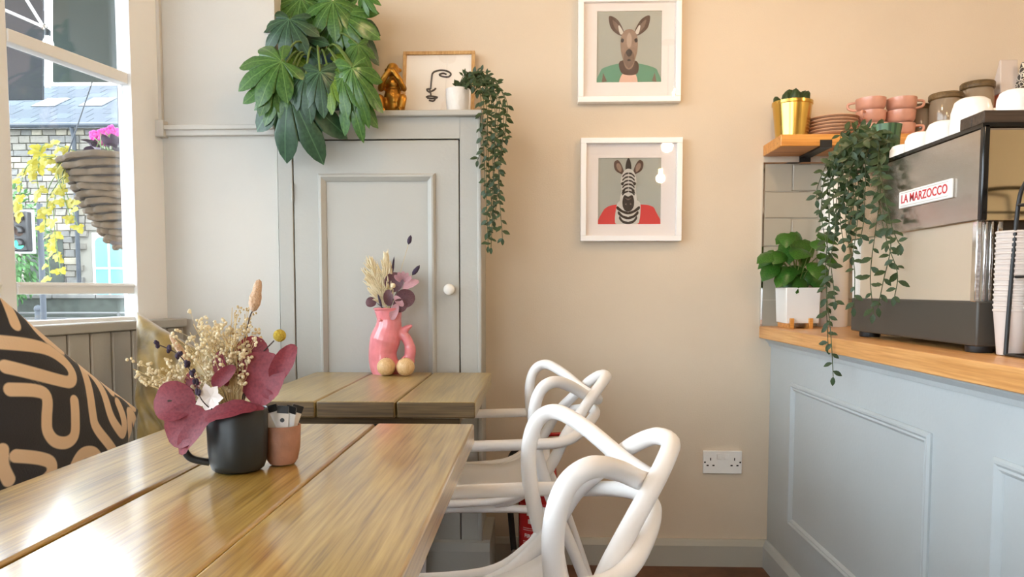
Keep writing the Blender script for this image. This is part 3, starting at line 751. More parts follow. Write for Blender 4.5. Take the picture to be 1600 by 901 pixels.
table('dining_table', 'nearest table, three thick varnished planks, holding the black mug of dried flowers', tr.x, .20, tr.y, .205, ZT, 3, 'table_wood')
table('dining_table', 'further plank table against the cupboard, holding the pink fish vase', fr_.x, fr_.y, YK - .04, .200, ZT, 3, 'far_table_wood')

# ================================================================== chairs
def chair(label, X, Yc, rot=0):
    t = thing('armchair', label, 'chair', (X, Yc, 0), 'white looped armchairs')
    def P(a): return [Vector((X + x, Yc + y, z)) for x, y, z in a]
    t.rotation_euler.z = R(rot)
    def mir(h): return h + [(x, -y, z) for x, y, z in reversed(h[:-1])]
    A_ = [(.235, .245, 0), (.13, .238, .30), (.055, .236, .48), (.012, .243, .62), (.002, .25, .72), (.018, .249, .785), (.055, .232, .808), (.105, .17, .788), (.16, .075, .748), (.198, 0, .728)]
    def legcurve(h, r0): 
        sp = spline(P(mir(h)), 7); n = len(sp)
        rr = [r0 * (.72 + .28 * min(1, (p.z) / .4)) for p in sp]; return sp, rr
    sp, rr = legcurve(A_, .0158); obj('outer_back_loop', MB().tube(sp, rr, 12), 'chair', t, smooth=60)
    B_ = [(-.10, .195, .468), (-.03, .205, .50), (.045, .21, .575), (.09, .19, .655), (.135, .15, .712), (.178, .108, .762), (.207, .062, .790), (.22, .025, .797), (.222, 0, .797)]
    obj('top_back_loop', MB().tube(spline(P(mir(B_)), 7), .0155, 12), 'chair', t, smooth=60)
    C_ = [(-.36, .262, 0), (-.35, .262, .30), (-.342, .26, .52), (-.328, .258, .60), (-.27, .256, .634), (-.03, .255, .645), (.06, .247, .648), (.108, .215, .656), (.148, .15, .674), (.180, .07, .690), (.190, 0, .694)]
    sp, rr = legcurve(C_, .0148); obj('arm_loop', MB().tube(sp, rr, 12), 'chair', t, smooth=60)
    # seat shell
    def sp_(u, v):
        x = -.33 + .38 * u; y = (v * 2 - 1); wy = .215 - .05 * u * u
        z = .455 + .030 * abs(y) ** 3 + .085 * max(0, (u - .55) / .45) ** 2 - .012 * max(0, (.15 - u) / .15)
        return Vector((X + x + .02 * max(0, u - .7), Yc + y * wy, z))
    so = obj('seat', MB().grid(16, 14, sp_), 'chair', t, smooth=60); sm = so.modifiers.new('s', 'SOLIDIFY'); sm.thickness = .012; sm.offset = -1
    for s_ in (1, -1):
        obj('seat_rail', MB().tube(spline(P([(-.342, .258 * s_, .50), (-.30, .225 * s_, .478), (-.09, .222 * s_, .487), (0, .232 * s_, .535), (.03, .238 * s_, .575)]), 6), .0105, 10), 'chair', t, smooth=60)
        obj('seat_rail', MB().tube(spline(P([(.07, .236 * s_, .43), (.03, .215 * s_, .455), (-.10, .20 * s_, .458), (-.29, .215 * s_, .455), (-.345, .26 * s_, .42)]), 5), .011, 10), 'chair', t, smooth=60)
    return t
chair('white plastic armchair of looping tubes, the nearer one at the near table', .0, 1.228, 4.5)
chair('white plastic armchair of looping tubes, the further one at the far table', -.02, 2.175, 2)

# ================================================================== counter
ct = W(1188, 509, Y=YB - .01).z
c = thing('counter', 'pale blue-grey painted panelled service counter', 'counter', (XC + .3, 1.0, 0))
Y0C = -1.2
obj('front_panel', MB().box(XC, XC + .03, Y0C, YB - .002, 0, ct - .045), 'counter_paint', c)
obj('carcass', MB().box(XC + .03, XC + .62, Y0C + .01, YB - .002, .0, ct - .045), 'counter_paint', c)
obj('skirting', MB().prism([(0, 0), (.02, 0), (.02, bz - .022), (.01, bz - .004), (.006, bz), (0, bz)], Y0C, YB - .001, lambda a, b, d: Vector((XC - a, d, b))), 'counter_paint', c)
obj('cornice', MB().prism([(0, 0), (.006, .0), (.010, .012), (.022, .024), (.024, .032), (0, .032)], Y0C, YB - .001, lambda a, b, d: Vector((XC - a, d, ct - .077 + b))), 'counter_paint', c)
y_a = W(1236, 700, X=XC).y; y_b = W(1457, 700, X=XC).y
zp1 = W(1345, 636, X=XC).z; zp0 = W(1236, 822, X=XC).z
print('panel', y_a, y_b, zp0, zp1, ct, W(1552, 720, X=XC))
wid = y_a - y_b; gap = y_b - W(1556, 720, X=XC).y; yy = y_a
pr2 = [(0, 0), (0, .005), (.005, .010), (.010, .010), (.016, .005), (.020, .008), (.026, .004), (.028, 0)]
while yy > Y0C + .3:
    b = max(yy - wid, Y0C + .1)
    mould(c, [(XC, yy, zp0), (XC, b, zp0), (XC, b, zp1), (XC, yy, zp1)], Vector((-1, 0, 0)), 'counter_paint', pr2)
    yy = b - gap
wt = thing('worktop', 'light wooden worktop along the top of the counter', 'worktop', (XC + .3, 1.0, ct - .045))
xw = W(1187, 518, Y=YB - .01).x
obj('slab', MB().box(xw, XC + .66, Y0C - .02, YB - .002, ct - .045, ct), 'worktop_wood', wt, bevel=.003)

# ================================================================== on top of the cupboard
def palmate(name, m, lobes=7, deep=.68, droop=.45):
    angs = [0, 36, -36, 74, -74, 118, -118][:lobes]; ln = [1, .97, .97, .84, .84, .58, .58][:lobes]
    order = sorted(range(lobes), key=lambda i: angs[i]); pts = []
    for k, i in enumerate(order):
        a, l = angs[i], ln[i]
        if k == 0: pts.append((a - 26, .2, 0))
        for da, f, h in ((-17, .70, .3), (-15, .76, .5), (-12, .83, .5), (-7, .92, .7), (0, 1, .3), (7, .92, .7), (12, .83, .5), (15, .76, .5), (17, .70, .3)):
            pts.append((a + da, l * f, h if da else .4))
        nx = order[k + 1] if k + 1 < lobes else None
        pts.append(((a + angs[nx]) / 2, deep * (l + ln[nx]) / 2, -1) if nx is not None else (a + 26, .2, 0))
    vs = [Vector((0, 0, 0))]; n = len(pts)
    for ring in (.33, .66, 1):
        for a, r, h in pts:
            rr = r * ring; x = rr * math.sin(R(a)); y = rr * math.cos(R(a))
            # centre rib of each lobe raised, edges lower, whole leaf drooping
            z = -droop * rr * rr + .05 * ring * h
            vs.append(Vector((x, y, z)))
    fs = [(0, 1 + i, 2 + i) for i in range(n - 1)]
    for q in range(2):
        b = 1 + q * n
        fs += [(b + i, b + n + i, b + n + i + 1, b + i + 1) for i in range(n - 1)]
    me = MB().add(vs, fs).mesh(name, m, smooth=70)
    return me
FAT = {k: palmate('leaf', k) for k in ('fatsia', 'fatsia_dark', 'fatsia_lime')}
pb = W(500, 172, Y=2.63)
pot = thing('plant_pot', 'dark blue glazed pot on the cupboard, hidden among large leaves', 'pot', (pb.x, 2.63, kz))
obj('body', MB().lathe([(.06, 0), (.075, .01), (.088, .1), (.092, .19), (.096, .195), (.096, .215), (.088, .215), (.084, .18)], 28, (pb.x, 2.63, kz)), 'blue_pot', pot, smooth=50)
obj('soil', MB().lathe([(.084, .18), (.04, .188), (0, .19)], 20, (pb.x, 2.63, kz)), 'soil', pot, smooth=60)
fp = thing('fatsia_plant', 'large leafy green plant with hand-shaped leaves, on the cupboard', 'plant', (pb.x, 2.63, kz + .19))
base = Vector((pb.x, 2.63, kz + .185))
LV = [(470, -2, 458, 60, 2.58, 'fatsia'), (520, 2, 524, 52, 2.55, 'fatsia'), (530, 22, 556, 80, 2.56, 'fatsia'), (550, 28, 566, 108, 2.60, 'fatsia_dark'),
      (440, 96, 366, 122, 2.46, 'fatsia'), (446, 132, 408, 184, 2.45, 'fatsia'), (452, 140, 500, 240, 2.42, 'fatsia_dark'), (552, 104, 494, 128, 2.50, 'fatsia_lime'),
      (516, 124, 513, 168, 2.44, 'fatsia_lime'), (550, 106, 572, 186, 2.46, 'fatsia'), (545, 130, 562, 210, 2.44, 'fatsia'), (535, 120, 535, 176, 2.47, 'fatsia'),
      (470, 60, 462, 112, 2.56, 'fatsia_dark'), (452, 84, 470, 128, 2.53, 'fatsia_lime'), (566, -10, 582, 14, 2.56, 'fatsia'), (478, 116, 482, 180, 2.48, 'fatsia_dark'),
      (540, 50, 548, 110, 2.62, 'fatsia_dark'), (500, 112, 505, 172, 2.50, 'fatsia_dark'), (490, -14, 490, 30, 2.62, 'fatsia'), (452, 30, 440, 82, 2.5, 'fatsia_dark'), (560, 70, 566, 118, 2.52, 'fatsia'), (430, 130, 380, 150, 2.50, 'fatsia')]
random.seed(4)
for (ax, ay, tx, ty, Y, mm) in LV:
    if ty > 150 or ax < 450: Y = 2.385 - .02 * random.random()
    wf_ = .56 if tx > ax and ax > 535 else (.8 if ty > 150 else 1)
    a = W(ax, ay, Y=Y); b = W(tx, ty, Y=Y - .03); d = b - a; d.y -= .02
    mid = (base + a) / 2 + Vector((0, -.02, .07))
    st = obj('stalk', MB().tube(spline([base, mid, a], 6), [.0035] * 13, 6), 'stem_green', fp, smooth=60)
    nrm_ = Vector((random.uniform(-.3, .3), -1, .35))
    inst('leaf', FAT[mm], st, frameM(a, d, up=nrm_, roll=random.uniform(-.25, .25), sc=d.length * .98) @ Matrix.Diagonal((wf_, 1, 1, 1)))

# golden ape figurine with hands at its mouth
f0 = W(615, 171, Y=2.56); q = 1 / 441.
t = MB(); X0, Y0_, Z0 = f0.x, 2.56, kz
def fb(x, y, z, r, sc=(1, 1, 1), M=None): t.ball((X0 + x, Y0_ + y, Z0 + z), r, 14, 10, sc, M)
fb(0, 0, .055, .034, (1, .9, 1.35)); fb(0, .004, .025, .034, (1.05, .95, .75)); fb(0, -.002, .105, .024, (1.15, .9, 1))
fb(0, -.006, .150, .0235, (.95, 1, 1.1)); fb(0, -.024, .141, .013, (1, .9, .9)); fb(-.023, 0, .152, .007); fb(.023, 0, .152, .007)
for s_ in (-1, 1):
    t.tube(spline([(X0 + s_ * .027, Y0_, Z0 + .112), (X0 + s_ * .040, Y0_ - .018, Z0 + .085), (X0 + s_ * .028, Y0_ - .034, Z0 + .110), (X0 + s_ * .008, Y0_ - .036, Z0 + .138)], 5), [.0105] * 16, 8)
    t.tube(spline([(X0 + s_ * .02, Y0_ - .005, Z0 + .022), (X0 + s_ * .040, Y0_ - .036, Z0 + .052), (X0 + s_ * .032, Y0_ - .040, Z0 + .012), (X0 + s_ * .026, Y0_ - .055, Z0 + .007)], 5), [.013] * 10 + [.0095] * 6, 8)
    fb(s_ * .007, -.038, .140, .009, (1, .8, 1.1))
o = solo('ape_figurine', t, 'brass', 'small golden ape figurine with hands over its mouth, on the cupboard', 'figurine', f0)
o.data.update(); print('ape', [tuple(round(c, 3) for c in v.co) for v in o.data.vertices[:3]], o.location)
rm = o.modifiers.new('one_surface', 'REMESH'); rm.mode = 'VOXEL'; rm.voxel_size = .0028; rm.use_smooth_shade = True
sm = o.modifiers.new('soft', 'SMOOTH'); sm.iterations = 3

# line-drawing print leaning on the wall
fa = W(627, 75, Y=2.72); fbm = W(741, 170, Y=2.72)
fx0, fx1, fz1 = fa.x, fbm.x, fa.z
t = thing('line_art_frame', 'thin oak frame with a one-line face drawing, leaning behind the figurine', 'picture', ((fx0 + fx1) / 2, 2.72, kz))
tilt = .05
def LP(x, z, d): return Vector((x, 2.71 + (z - kz) * tilt / .22 - d, z))
def lbox(x0, x1, z0, z1, d0, d1): return MB().hexa([LP(x0, z0, d1), LP(x1, z0, d1), LP(x1, z0, d0), LP(x0, z0, d0), LP(x0, z1, d1), LP(x1, z1, d1), LP(x1, z1, d0), LP(x0, z1, d0)])
fw = .0125
for x0, x1, z0, z1 in ((fx0, fx1, fz1 - fw, fz1), (fx0, fx1, kz, kz + fw), (fx0, fx0 + fw, kz + fw, fz1 - fw), (fx1 - fw, fx1, kz + fw, fz1 - fw)):
    obj('frame_bar', lbox(x0, x1, z0, z1, 0, .016), 'oak_frame', t, bevel=.001)
sh = obj('print', lbox(fx0 + fw, fx1 - fw, kz + fw, fz1 - fw, .001, .006), 'art_paper', t)
def dr(pts):
    P_ = [W(x, y, Y=2.735) for x, y in pts]; sp = spline([LP(p.x, p.z, .0075) for p in P_], 6)
    obj('drawn_line', MB().tube(sp, .0032, 6), 'ink', sh, smooth=60)
dr([(673, 139), (674, 122), (676, 112), (686, 108), (697, 109), (704, 114), (700, 119), (690, 118), (686, 115), (692, 113), (697, 115)])
dr([(673, 139), (667, 140), (671, 144), (678, 141), (681, 138)]); dr([(666, 153), (672, 151), (684, 153), (676, 155), (668, 154)]); dr([(671, 158), (678, 159), (681, 155)]); dr([(672, 141), (674, 150)])
obj('glazing', lbox(fx0 + fw, fx1 - fw, kz + fw, fz1 - fw, .011, .0125), 'glass', t)

# white pot with trailing foliage
wp = W(715, 171, Y=2.58)
t = thing('white_pot', 'small white dimpled pot on the cupboard corner', 'pot', (wp.x, 2.58, kz))
obj('body', MB().lathe([(.03, 0), (.036, .004), (.040, .05), (.041, .09), (.038, .092), (.036, .075)], 24, (wp.x, 2.58, kz)), 'white_pot', t, smooth=50)
obj('soil', MB().lathe([(.036, .075), (0, .08)], 18, (wp.x, 2.58, kz)), 'soil', t)
def trailing(name, label, root, strands, step, size, rnd, facing=(0, -1, 0)):
    t = thing(name, label, 'plant', root)
    random.seed(rnd)
    for pts in strands:
        sp = spline(pts, 10); v = obj('vine', MB().tube(sp, .0012, 5), 'stem_vine', t)
        acc = 0; side = 1; cnt = 0
        for i in range(1, len(sp)):
            acc += (sp[i] - sp[i - 1]).length
            if acc > step:
                acc = 0; side = -side; tn = (sp[i] - sp[i - 1]).normalized()
                lat = tn.cross(Vector(facing)).normalized() * side
                d = (lat * random.uniform(.5, 1.1) + tn * random.uniform(.1, .7) + Vector((random.uniform(-.3, .3), random.uniform(-.5, .3), random.uniform(-.25, .1))))
                inst('leaf', LEAF['vine'], v, frameM(sp[i], d, up=Vector(facing) + Vector((random.uniform(-.6, .6), random.uniform(-.3, .3), .5)), sc=size * random.uniform(.75, 1.25)))
        inst('leaf', LEAF['vine'], v, frameM(sp[-1], (random.uniform(-.2, .2), 0, -1), up=facing, sc=size))
    return t
rt = Vector((wp.x, 2.58, kz + .085)); ST = []
random.seed(9)
for k in range(11):
    x1 = 752 + k * 4.0; yb = [250, 300, 384, 330, 360, 386, 345, 300, 372, 240, 215][k]; Yk = 2.47 - .012 * (k % 3)
    ST.append([rt + Vector((random.uniform(-.02, .02), random.uniform(-.02, .02), 0)), W(735 + k * 2.6, 112 + (k % 4) * 5, Y=2.54), W(x1 - 1, 150 + 6 * (k % 3), Y=Yk + .03), W(x1 + random.uniform(-3, 3), 200, Y=Yk), W(x1 + random.uniform(-5, 5), (200 + yb) / 2, Y=Yk), W(x1 + random.uniform(-6, 6), yb, Y=Yk)])
for k in range(5): ST.append([rt, W(725 + k * 9, 118 - k % 2 * 6, Y=2.55), W(738 + k * 8, 135 + 8 * (k % 2), Y=2.5)])
trailing('trailing_ivy', 'green vine spilling from the white pot down the cupboard side', rt, ST, .0145, .024, 2)

# ================================================================== pictures on the wall
def framed(label, px0, py0, px1, py1, ix0, iy0, ix1, iy1, draw):
    YF = YB - .036
    a = W(px0, py0, Y=YF); b = W(px1, py1, Y=YF); x0, x1, z1, z0 = a.x, b.x, a.z, b.z
    t = thing('framed_portrait', label, 'picture', ((x0 + x1) / 2, YB - .018, z0), 'white box frames')
    fw = .020
    for c_ in ((x0, x1, z1 - fw, z1), (x0, x1, z0, z0 + fw), (x0, x0 + fw, z0 + fw, z1 - fw), (x1 - fw, x1, z0 + fw, z1 - fw)):
        obj('frame_bar', MB().box(c_[0], c_[1], YF, YB - .001, c_[2], c_[3]), 'frame_white', t, bevel=.0015)
    ia = W(ix0, iy0, Y=YB - .014); ib = W(ix1, iy1, Y=YB - .014)
    X0, X1, Z1, Z0 = ia.x, ib.x, ia.z, ib.z
    mb = MB()
    for c_ in ((x0 + fw, x1 - fw, Z1, z1 - fw), (x0 + fw, x1 - fw, z0 + fw, Z0), (x0 + fw, X0, Z0, Z1), (X1, x1 - fw, Z0, Z1)): mb.box(c_[0], c_[1], YB - .016, YB - .012, c_[2], c_[3])
    obj('mount', mb, 'mat_board', t)
    pr = obj('print', MB().box(X0 - .004, X1 + .004, YB - .0118, YB - .008, Z0 - .004, Z1 + .004), 'art_grey', t)
    lay = [0]
    def shape(name, pts, m, smooth_=True):
        lay[0] += 1; d = YB - .0118 - .00012 * lay[0]
        P2 = [(X0 + u * (X1 - X0), Z0 + v * (Z1 - Z0)) for u, v in pts]
        if smooth_: P2 = [(p.x, p.y) for p in spline([(x, z, 0) for x, z in P2], 4, closed=True)]
        P2 = [(min(max(x, X0), X1), min(max(z, Z0), Z1)) for x, z in P2]
        me = bpy.data.meshes.new(name); bm = bmesh.new()
        vs = [bm.verts.new((x - t.location.x, d - t.location.y, z - t.location.z)) for x, z in P2]
        try: fc = bm.faces.new(vs); bmesh.ops.triangulate(bm, faces=[fc])
        except Exception: pass
        bmesh.ops.recalc_face_normals(bm, faces=bm.faces); bm.to_mesh(me); bm.free(); me.materials.append(MATS[m])
        for p in me.polygons:
            if p.normal.y > 0: p.flip()
        o = bpy.data.objects.new(name, me); col.objects.link(o); o.parent = pr; o.location = (0, 0, 0); return o
    draw(shape)
    obj('glazing', MB().box(x0 + fw, x1 - fw, YB - .030, YB - .0285, z0 + fw, z1 - fw), 'glass', t)
def mirr(pts): return [(1 - u, v) for u, v in pts]
def roo(sh):
    sh('jacket', [(.06, -.05), (.06, .16), (.14, .22), (.36, .27), (.62, .27), (.88, .21), (.95, .14), (.95, -.05)], 'jacket_green')
    sh('jacket_fold', [(.08, -.02), (.10, .14), (.16, .02)], 'tan_ear', False); sh('jacket_fold', [(.93, -.02), (.90, .14), (.86, .02)], 'tan_ear', False)
    sh('shirt', [(.36, -.03), (.40, .12), (.5, .10), (.60, .12), (.62, -.03)], 'skin_pink')
    sh('neck', [(.38, .14), (.36, .3), (.62, .3), (.64, .14), (.52, .10)], 'roo_dark')
    for f_ in ((lambda p: p), mirr):
        sh('ear', f_([(.36, .66), (.22, .76), (.18, .92), (.24, .93), (.34, .86), (.42, .7)]), 'roo_dark'); sh('ear_lining', f_([(.35, .70), (.27, .78), (.24, .88), (.32, .82), (.38, .72)]), 'tan_ear')
        sh('ear_edge', f_([(.36, .68), (.33, .78), (.35, .8), (.41, .70)]), 'zebra_white')
    sh('face', [(.5, .75), (.42, .72), (.37, .62), (.37, .46), (.40, .34), (.44, .22), (.5, .18), (.56, .22), (.60, .34), (.63, .46), (.63, .62), (.58, .72)], 'roo')
    sh('brow', [(.5, .70), (.46, .62), (.475, .5), (.525, .5), (.54, .62)], 'roo_pale')
    sh('muzzle', [(.44, .42), (.42, .30), (.5, .20), (.58, .30), (.56, .42)], 'tan_ear')
    sh('nose', [(.5, .47), (.45, .43), (.47, .38), (.5, .36), (.53, .38), (.55, .43)], 'zebra_black')
    for f_ in ((lambda p: p), mirr): sh('eye', f_([(.37, .58), (.385, .62), (.42, .60), (.40, .56)]), 'zebra_black')
    sh('mouth', [(.47, .31), (.5, .33), (.53, .31), (.5, .30)], 'zebra_black')
def zebra(sh):
    sh('cardigan', [(.03, -.05), (.07, .18), (.16, .27), (.32, .30), (.66, .30), (.84, .28), (.92, .20), (.95, -.05)], 'jacket_red')
    sh('neck', [(.30, -.03), (.29, .24), (.36, .36), (.63, .36), (.68, .24), (.62, -.03)], 'zebra_white')
    for k in range(3):
        v = .20 - k * .075
        for f_ in ((lambda p: p), lambda p: [(.965 - a, b) for a, b in p]): sh('neck_stripe', f_([(.30 + k * .02, v + .03), (.40, v - .03), (.48, v - .05), (.48, v - .015), (.40, v + .01), (.31 + k * .02, v + .075)]), 'zebra_black')
    for f_ in ((lambda p: p), lambda p: [(.965 - a, b) for a, b in p]):
        sh('ear', f_([(.37, .76), (.27, .82), (.25, .93), (.31, .97), (.37, .90), (.41, .78)]), 'roo_dark'); sh('ear_lining', f_([(.36, .79), (.30, .84), (.29, .91), (.33, .92), (.37, .86)]), 'roo')
    sh('mane', [(.44, .80), (.44, .92), (.48, 1.0), (.52, .92), (.52, .80)], 'zebra_black')
    sh('face', [(.48, .84), (.40, .79), (.36, .66), (.37, .52), (.35, .36), (.40, .24), (.48, .20), (.57, .24), (.62, .36), (.60, .52), (.61, .66), (.57, .79)], 'zebra_white')
    sh('muzzle', [(.42, .44), (.39, .36), (.395, .27), (.43, .21), (.48, .19), (.53, .21), (.57, .27), (.575, .36), (.545, .44), (.48, .42)], 'zebra_black')
    sh('muzzle_band', [(.43, .40), (.48, .385), (.535, .40), (.48, .365)], 'tan_ear')
    for f_ in ((lambda p: p), lambda p: [(.965 - a, b) for a, b in p]): sh('nostril', f_([(.43, .30), (.45, .32), (.455, .29)]), 'tan_ear')
    for k in range(6):
        v = .76 - k * .055
        for f_ in ((lambda p: p), lambda p: [(.965 - a, b) for a, b in p]): sh('stripe', f_([(.475, v), (.43, v - .015), (.39, v - .05), (.385, v - .028), (.43, v + .012), (.475, v + .022)]), 'zebra_black')
    for f_ in ((lambda p: p), lambda p: [(.965 - a, b) for a, b in p]): sh('eye', f_([(.36, .61), (.385, .64), (.41, .61), (.385, .585)]), 'zebra_black'); sh('cheek_stripe', f_([(.37, .46), (.42, .49), (.44, .55), (.40, .51)]), 'zebra_black')
framed('white box frame with a long-eared animal in a green jacket, the upper picture', 904, -6, 1064, 158, 933, 18, 1033, 128, roo)
framed('white box frame with a striped animal in a red cardigan, the lower picture', 908, 215, 1065, 376, 935, 247, 1032, 350, zebra)

# ================================================================== socket and extinguisher
a = W(1099, 704, Y=YB - .01); b = W(1159, 740, Y=YB - .01)
t = thing('wall_socket', 'white double wall socket low on the back wall', 'socket', ((a.x + b.x) / 2, YB - .005, b.z))
obj('plate', MB().box(a.x, b.x, YB - .010, YB - .0005, b.z, a.z), 'white_gloss', t, bevel=.002)
cx = (a.x + b.x) / 2; cz = (a.z + b.z) / 2
for s_ in (-1, 1):
    obj('rocker_switch', MB().box(cx + s_ * .014 - .008, cx + s_ * .014 + .008, YB - .0135, YB - .009, cz + .012, cz + .032), 'white_gloss', t, bevel=.001)
    for dx_, dz_, w_, h_ in ((0, .012, .004, .010), (-.011, -.012, .008, .005), (.011, -.012, .008, .005)):
        obj('pin_hole', MB().box(cx + s_ * .045 + dx_ - w_ / 2, cx + s_ * .045 + dx_ + w_ / 2, YB - .0105, YB - .0095, cz + dz_ - h_ / 2, cz + dz_ + h_ / 2), 'dark_gap', t)
    obj('screw', MB().lathe([(.0035, 0), (.0025, .001), (0, .0012)], 10, (cx + s_ * .066, YB - .010, cz), M=Matrix.Rotation(R(90), 3, 'X')), 'dark_gap', t)
ep = W(840, 800, Y=2.62); ex_, ey_, er = ep.x, 2.62, .070
t = thing('fire_extinguisher', 'red fire extinguisher standing on the floor behind the chairs', 'extinguisher', (ex_, ey_, 0))
zt_ = W(840, 712, Y=2.62).z
obj('cylinder', MB().lathe([(er - .004, .03), (er, .04), (er, zt_ - .065), (er * .93, zt_ - .035), (er * .7, zt_ - .012), (er * .32, zt_), (.022, zt_ + .004), (.02, zt_ + .02)], 36, (ex_, ey_, 0)), 'red_paint', t, smooth=50)
obj('base_ring', MB().lathe([(er + .012, 0), (er + .014, .02), (er + .003, .06), (er - .01, .06)], 32, (ex_, ey_, 0)), 'rubber', t, smooth=50)
obj('valve', MB().lathe([(.016, zt_ + .015), (.018, zt_ + .03), (.015, zt_ + .05), (.006, zt_ + .055)], 16, (ex_, ey_, 0)), 'chrome', t, smooth=50)
obj('carry_handle', MB().tube(spline([(ex_ - .025, ey_, zt_ + .034), (ex_ + .03, ey_, zt_ + .042), (ex_ + .085, ey_ - .01, zt_ + .024)], 6), .007, 8), 'red_paint', t, smooth=50)
obj('squeeze_lever', MB().tube(spline([(ex_ - .02, ey_, zt_ + .055), (ex_ + .03, ey_, zt_ + .075), (ex_ + .09, ey_ - .01, zt_ + .082)], 6), .007, 8), 'red_paint', t, smooth=50)
obj('hose', MB().tube(spline([(ex_ - .015, ey_, zt_ + .035), (ex_ - .06, ey_ - .01, zt_ + .045), (ex_ - .105, ey_ - .02, zt_ - .03), (ex_ - .10, ey_ - .02, zt_ - .16), (ex_ - .085, ey_ - .02, .12)], 8), .011, 10), 'rubber', t, smooth=60)
obj('nozzle', MB().lathe([(.012, 0), (.014, .02), (.012, .05)], 12, (ex_ - .083, ey_ - .02, .075)), 'chrome', t, smooth=40)
def onCyl(mb, z0, z1, a0, a1, r): return mb.grid(16, 1, lambda u, v: Vector((ex_ + r * math.sin(a0 + (a1 - a0) * u), ey_ - r * math.cos(a0 + (a1 - a0) * u), z0 + (z1 - z0) * v)))
lb = obj('label_panel', onCyl(MB(), .12, .30, -1.1, 1.1, er + .0006), 'red_label', t, smooth=60)
def bendtext(s_, size, z, m, name='lettering', bold=.0):
    me = textmesh(s_, size, .0001, bold)
    for v in me.vertices:
        an = v.co.x / er - .1; rr = er + .0012 + v.co.z
        v.co = Vector((rr * math.sin(an), -rr * math.cos(an), z + v.co.y))
    me.materials.clear(); me.materials.append(MATS[m]); o = bpy.data.objects.new(name, me); col.objects.link(o); o.parent = lb; return o
bendtext('FIRECHIEF', .019, .185, 'print_white', bold=.0004)
for z_ in (.164, .158, .205, .212): obj('print_line', onCyl(MB(), z_, z_ + .0018, -.8, .65, er + .001), 'print_white', lb)
mb = MB(); random.seed(1)
for k in range(9):
    x = random.uniform(-.6, .5); z_ = .228 + random.uniform(0, .055); onCyl(mb, z_, z_ + random.uniform(.008, .018), x, x + random.uniform(.08, .25), er + .001)
obj('warning_marks', mb, 'print_white', lb)

# ================================================================== splashback, shelf
tz1 = W(1192, 257, Y=YB).z; tx0 = W(1191, 400, Y=YB).x
t = thing('wall_tiling', None, None, (tx0, YB, ct), kind='structure')
obj('grout_bed', MB().box(tx0, 2.3, YB - .006, YB, ct, tz1), 'grout', t)
tm = MB().box(0, .198, 0, -.006, 0, .098).mesh('tile', 'tile')
bm = bmesh.new(); bm.from_mesh(tm); bmesh.ops.bevel(bm, geom=[e_ for e_ in bm.edges if all(abs(v.co.y + .006) < 1e-6 for v in e_.verts)], offset=.004, segments=1, affect='EDGES'); bm.to_mesh(tm); bm.free()
def cuttile(w_, h_):
    return MB().box(0, w_, 0, -.006, 0, h_).mesh('tile', 'tile')
zz = tz1; r_ = 0
while zz > ct + .01:
    h_ = min(.1, zz - ct); x = tx0 + (0 if r_ % 2 else -.1)
    while x < 2.25:
        if x < tx0 - .001: me_, xx = cuttile(.098, h_ - .002), tx0 + .001
        elif h_ < .0995: me_, xx = cuttile(.198, h_ - .002), x + .001
        else: me_, xx = tm, x + .001
        inst('tile', me_, t, Matrix.Translation((xx, YB - .006, zz - h_ + .001))); x += .2
    zz -= .1; r_ += 1
obj('edge_trim', MB().box(tx0 - .006, tx0, YB - .013, YB, ct, tz1 + .006).box(tx0, 2.3, YB - .013, YB, tz1, tz1 + .006), 'chrome', t)
SY = 2.60; s0 = W(1192, 243, Y=YB); s1z = W(1300, 209, Y=SY).z; sbz = W(1250, 228, Y=SY).z
t = thing('wall_shelf', 'thick varnished wooden shelf on the back wall above the counter', 'shelf', (1.4, YB, sbz))
obj('board', MB().box(s0.x, 2.25, SY, YB - .001, sbz, s1z), 'shelf_wood', t, bevel=.003)
for x in (W(1290, 235, Y=SY).x, 1.95):
    obj('bracket', MB().box(x - .02, x + .02, SY - .004, YB - .001, sbz - .006, sbz).box(x - .02, x + .02, SY - .004, SY, sbz, sbz + .02).box(x - .02, x + .02, YB - .006, YB - .001, sbz - .15, sbz), 'black', t)

# gold pot with succulent
p = W(1240, 209, Y=2.66); gx = p.x; hg = W(1240, 158, Y=2.66).z - s1z
t = thing('gold_pot', 'shiny gold metal plant pot at the left end of the shelf', 'pot', (gx, 2.68, s1z))
rt_, rb_ = 29.5 / 432, 23.5 / 432
obj('body', MB().lathe([(rb_, 0), (rt_ - .002, hg - .012), (rt_ + .001, hg - .010), (rt_ + .001, hg), (rt_ - .003, hg), (rt_ - .006, hg - .03)], 36, (gx, 2.68, s1z)), 'gold', t, smooth=35)
obj('soil', MB().lathe([(rt_ - .006, hg - .03), (0, hg - .02)], 20, (gx, 2.68, s1z)), 'soil', t)
sc_ = thing('succulent', 'small green succulent poking out of the gold pot', 'plant', (gx, 2.68, s1z + hg - .02))
random.seed(21)
SM = MB().lathe([(0, 0), (.25, .2), (.3, .55), (.15, .9), (0, 1)], 6).mesh('leaf', 'vine', smooth=60)
for k in range(22):
    a = random.uniform(0, 6.28); rr = random.uniform(0, .035); d = Vector((math.cos(a) * rr * 14, math.sin(a) * rr * 14, 1))
    M = frameM((gx + rr * math.cos(a) - .004, 2.68 + rr * math.sin(a), s1z + hg - .02), d, up=(0, 1, 0), sc=random.uniform(.05, .068)) @ Matrix.Rotation(R(-90), 4, 'X')
    inst('leaf', SM, sc_, M)

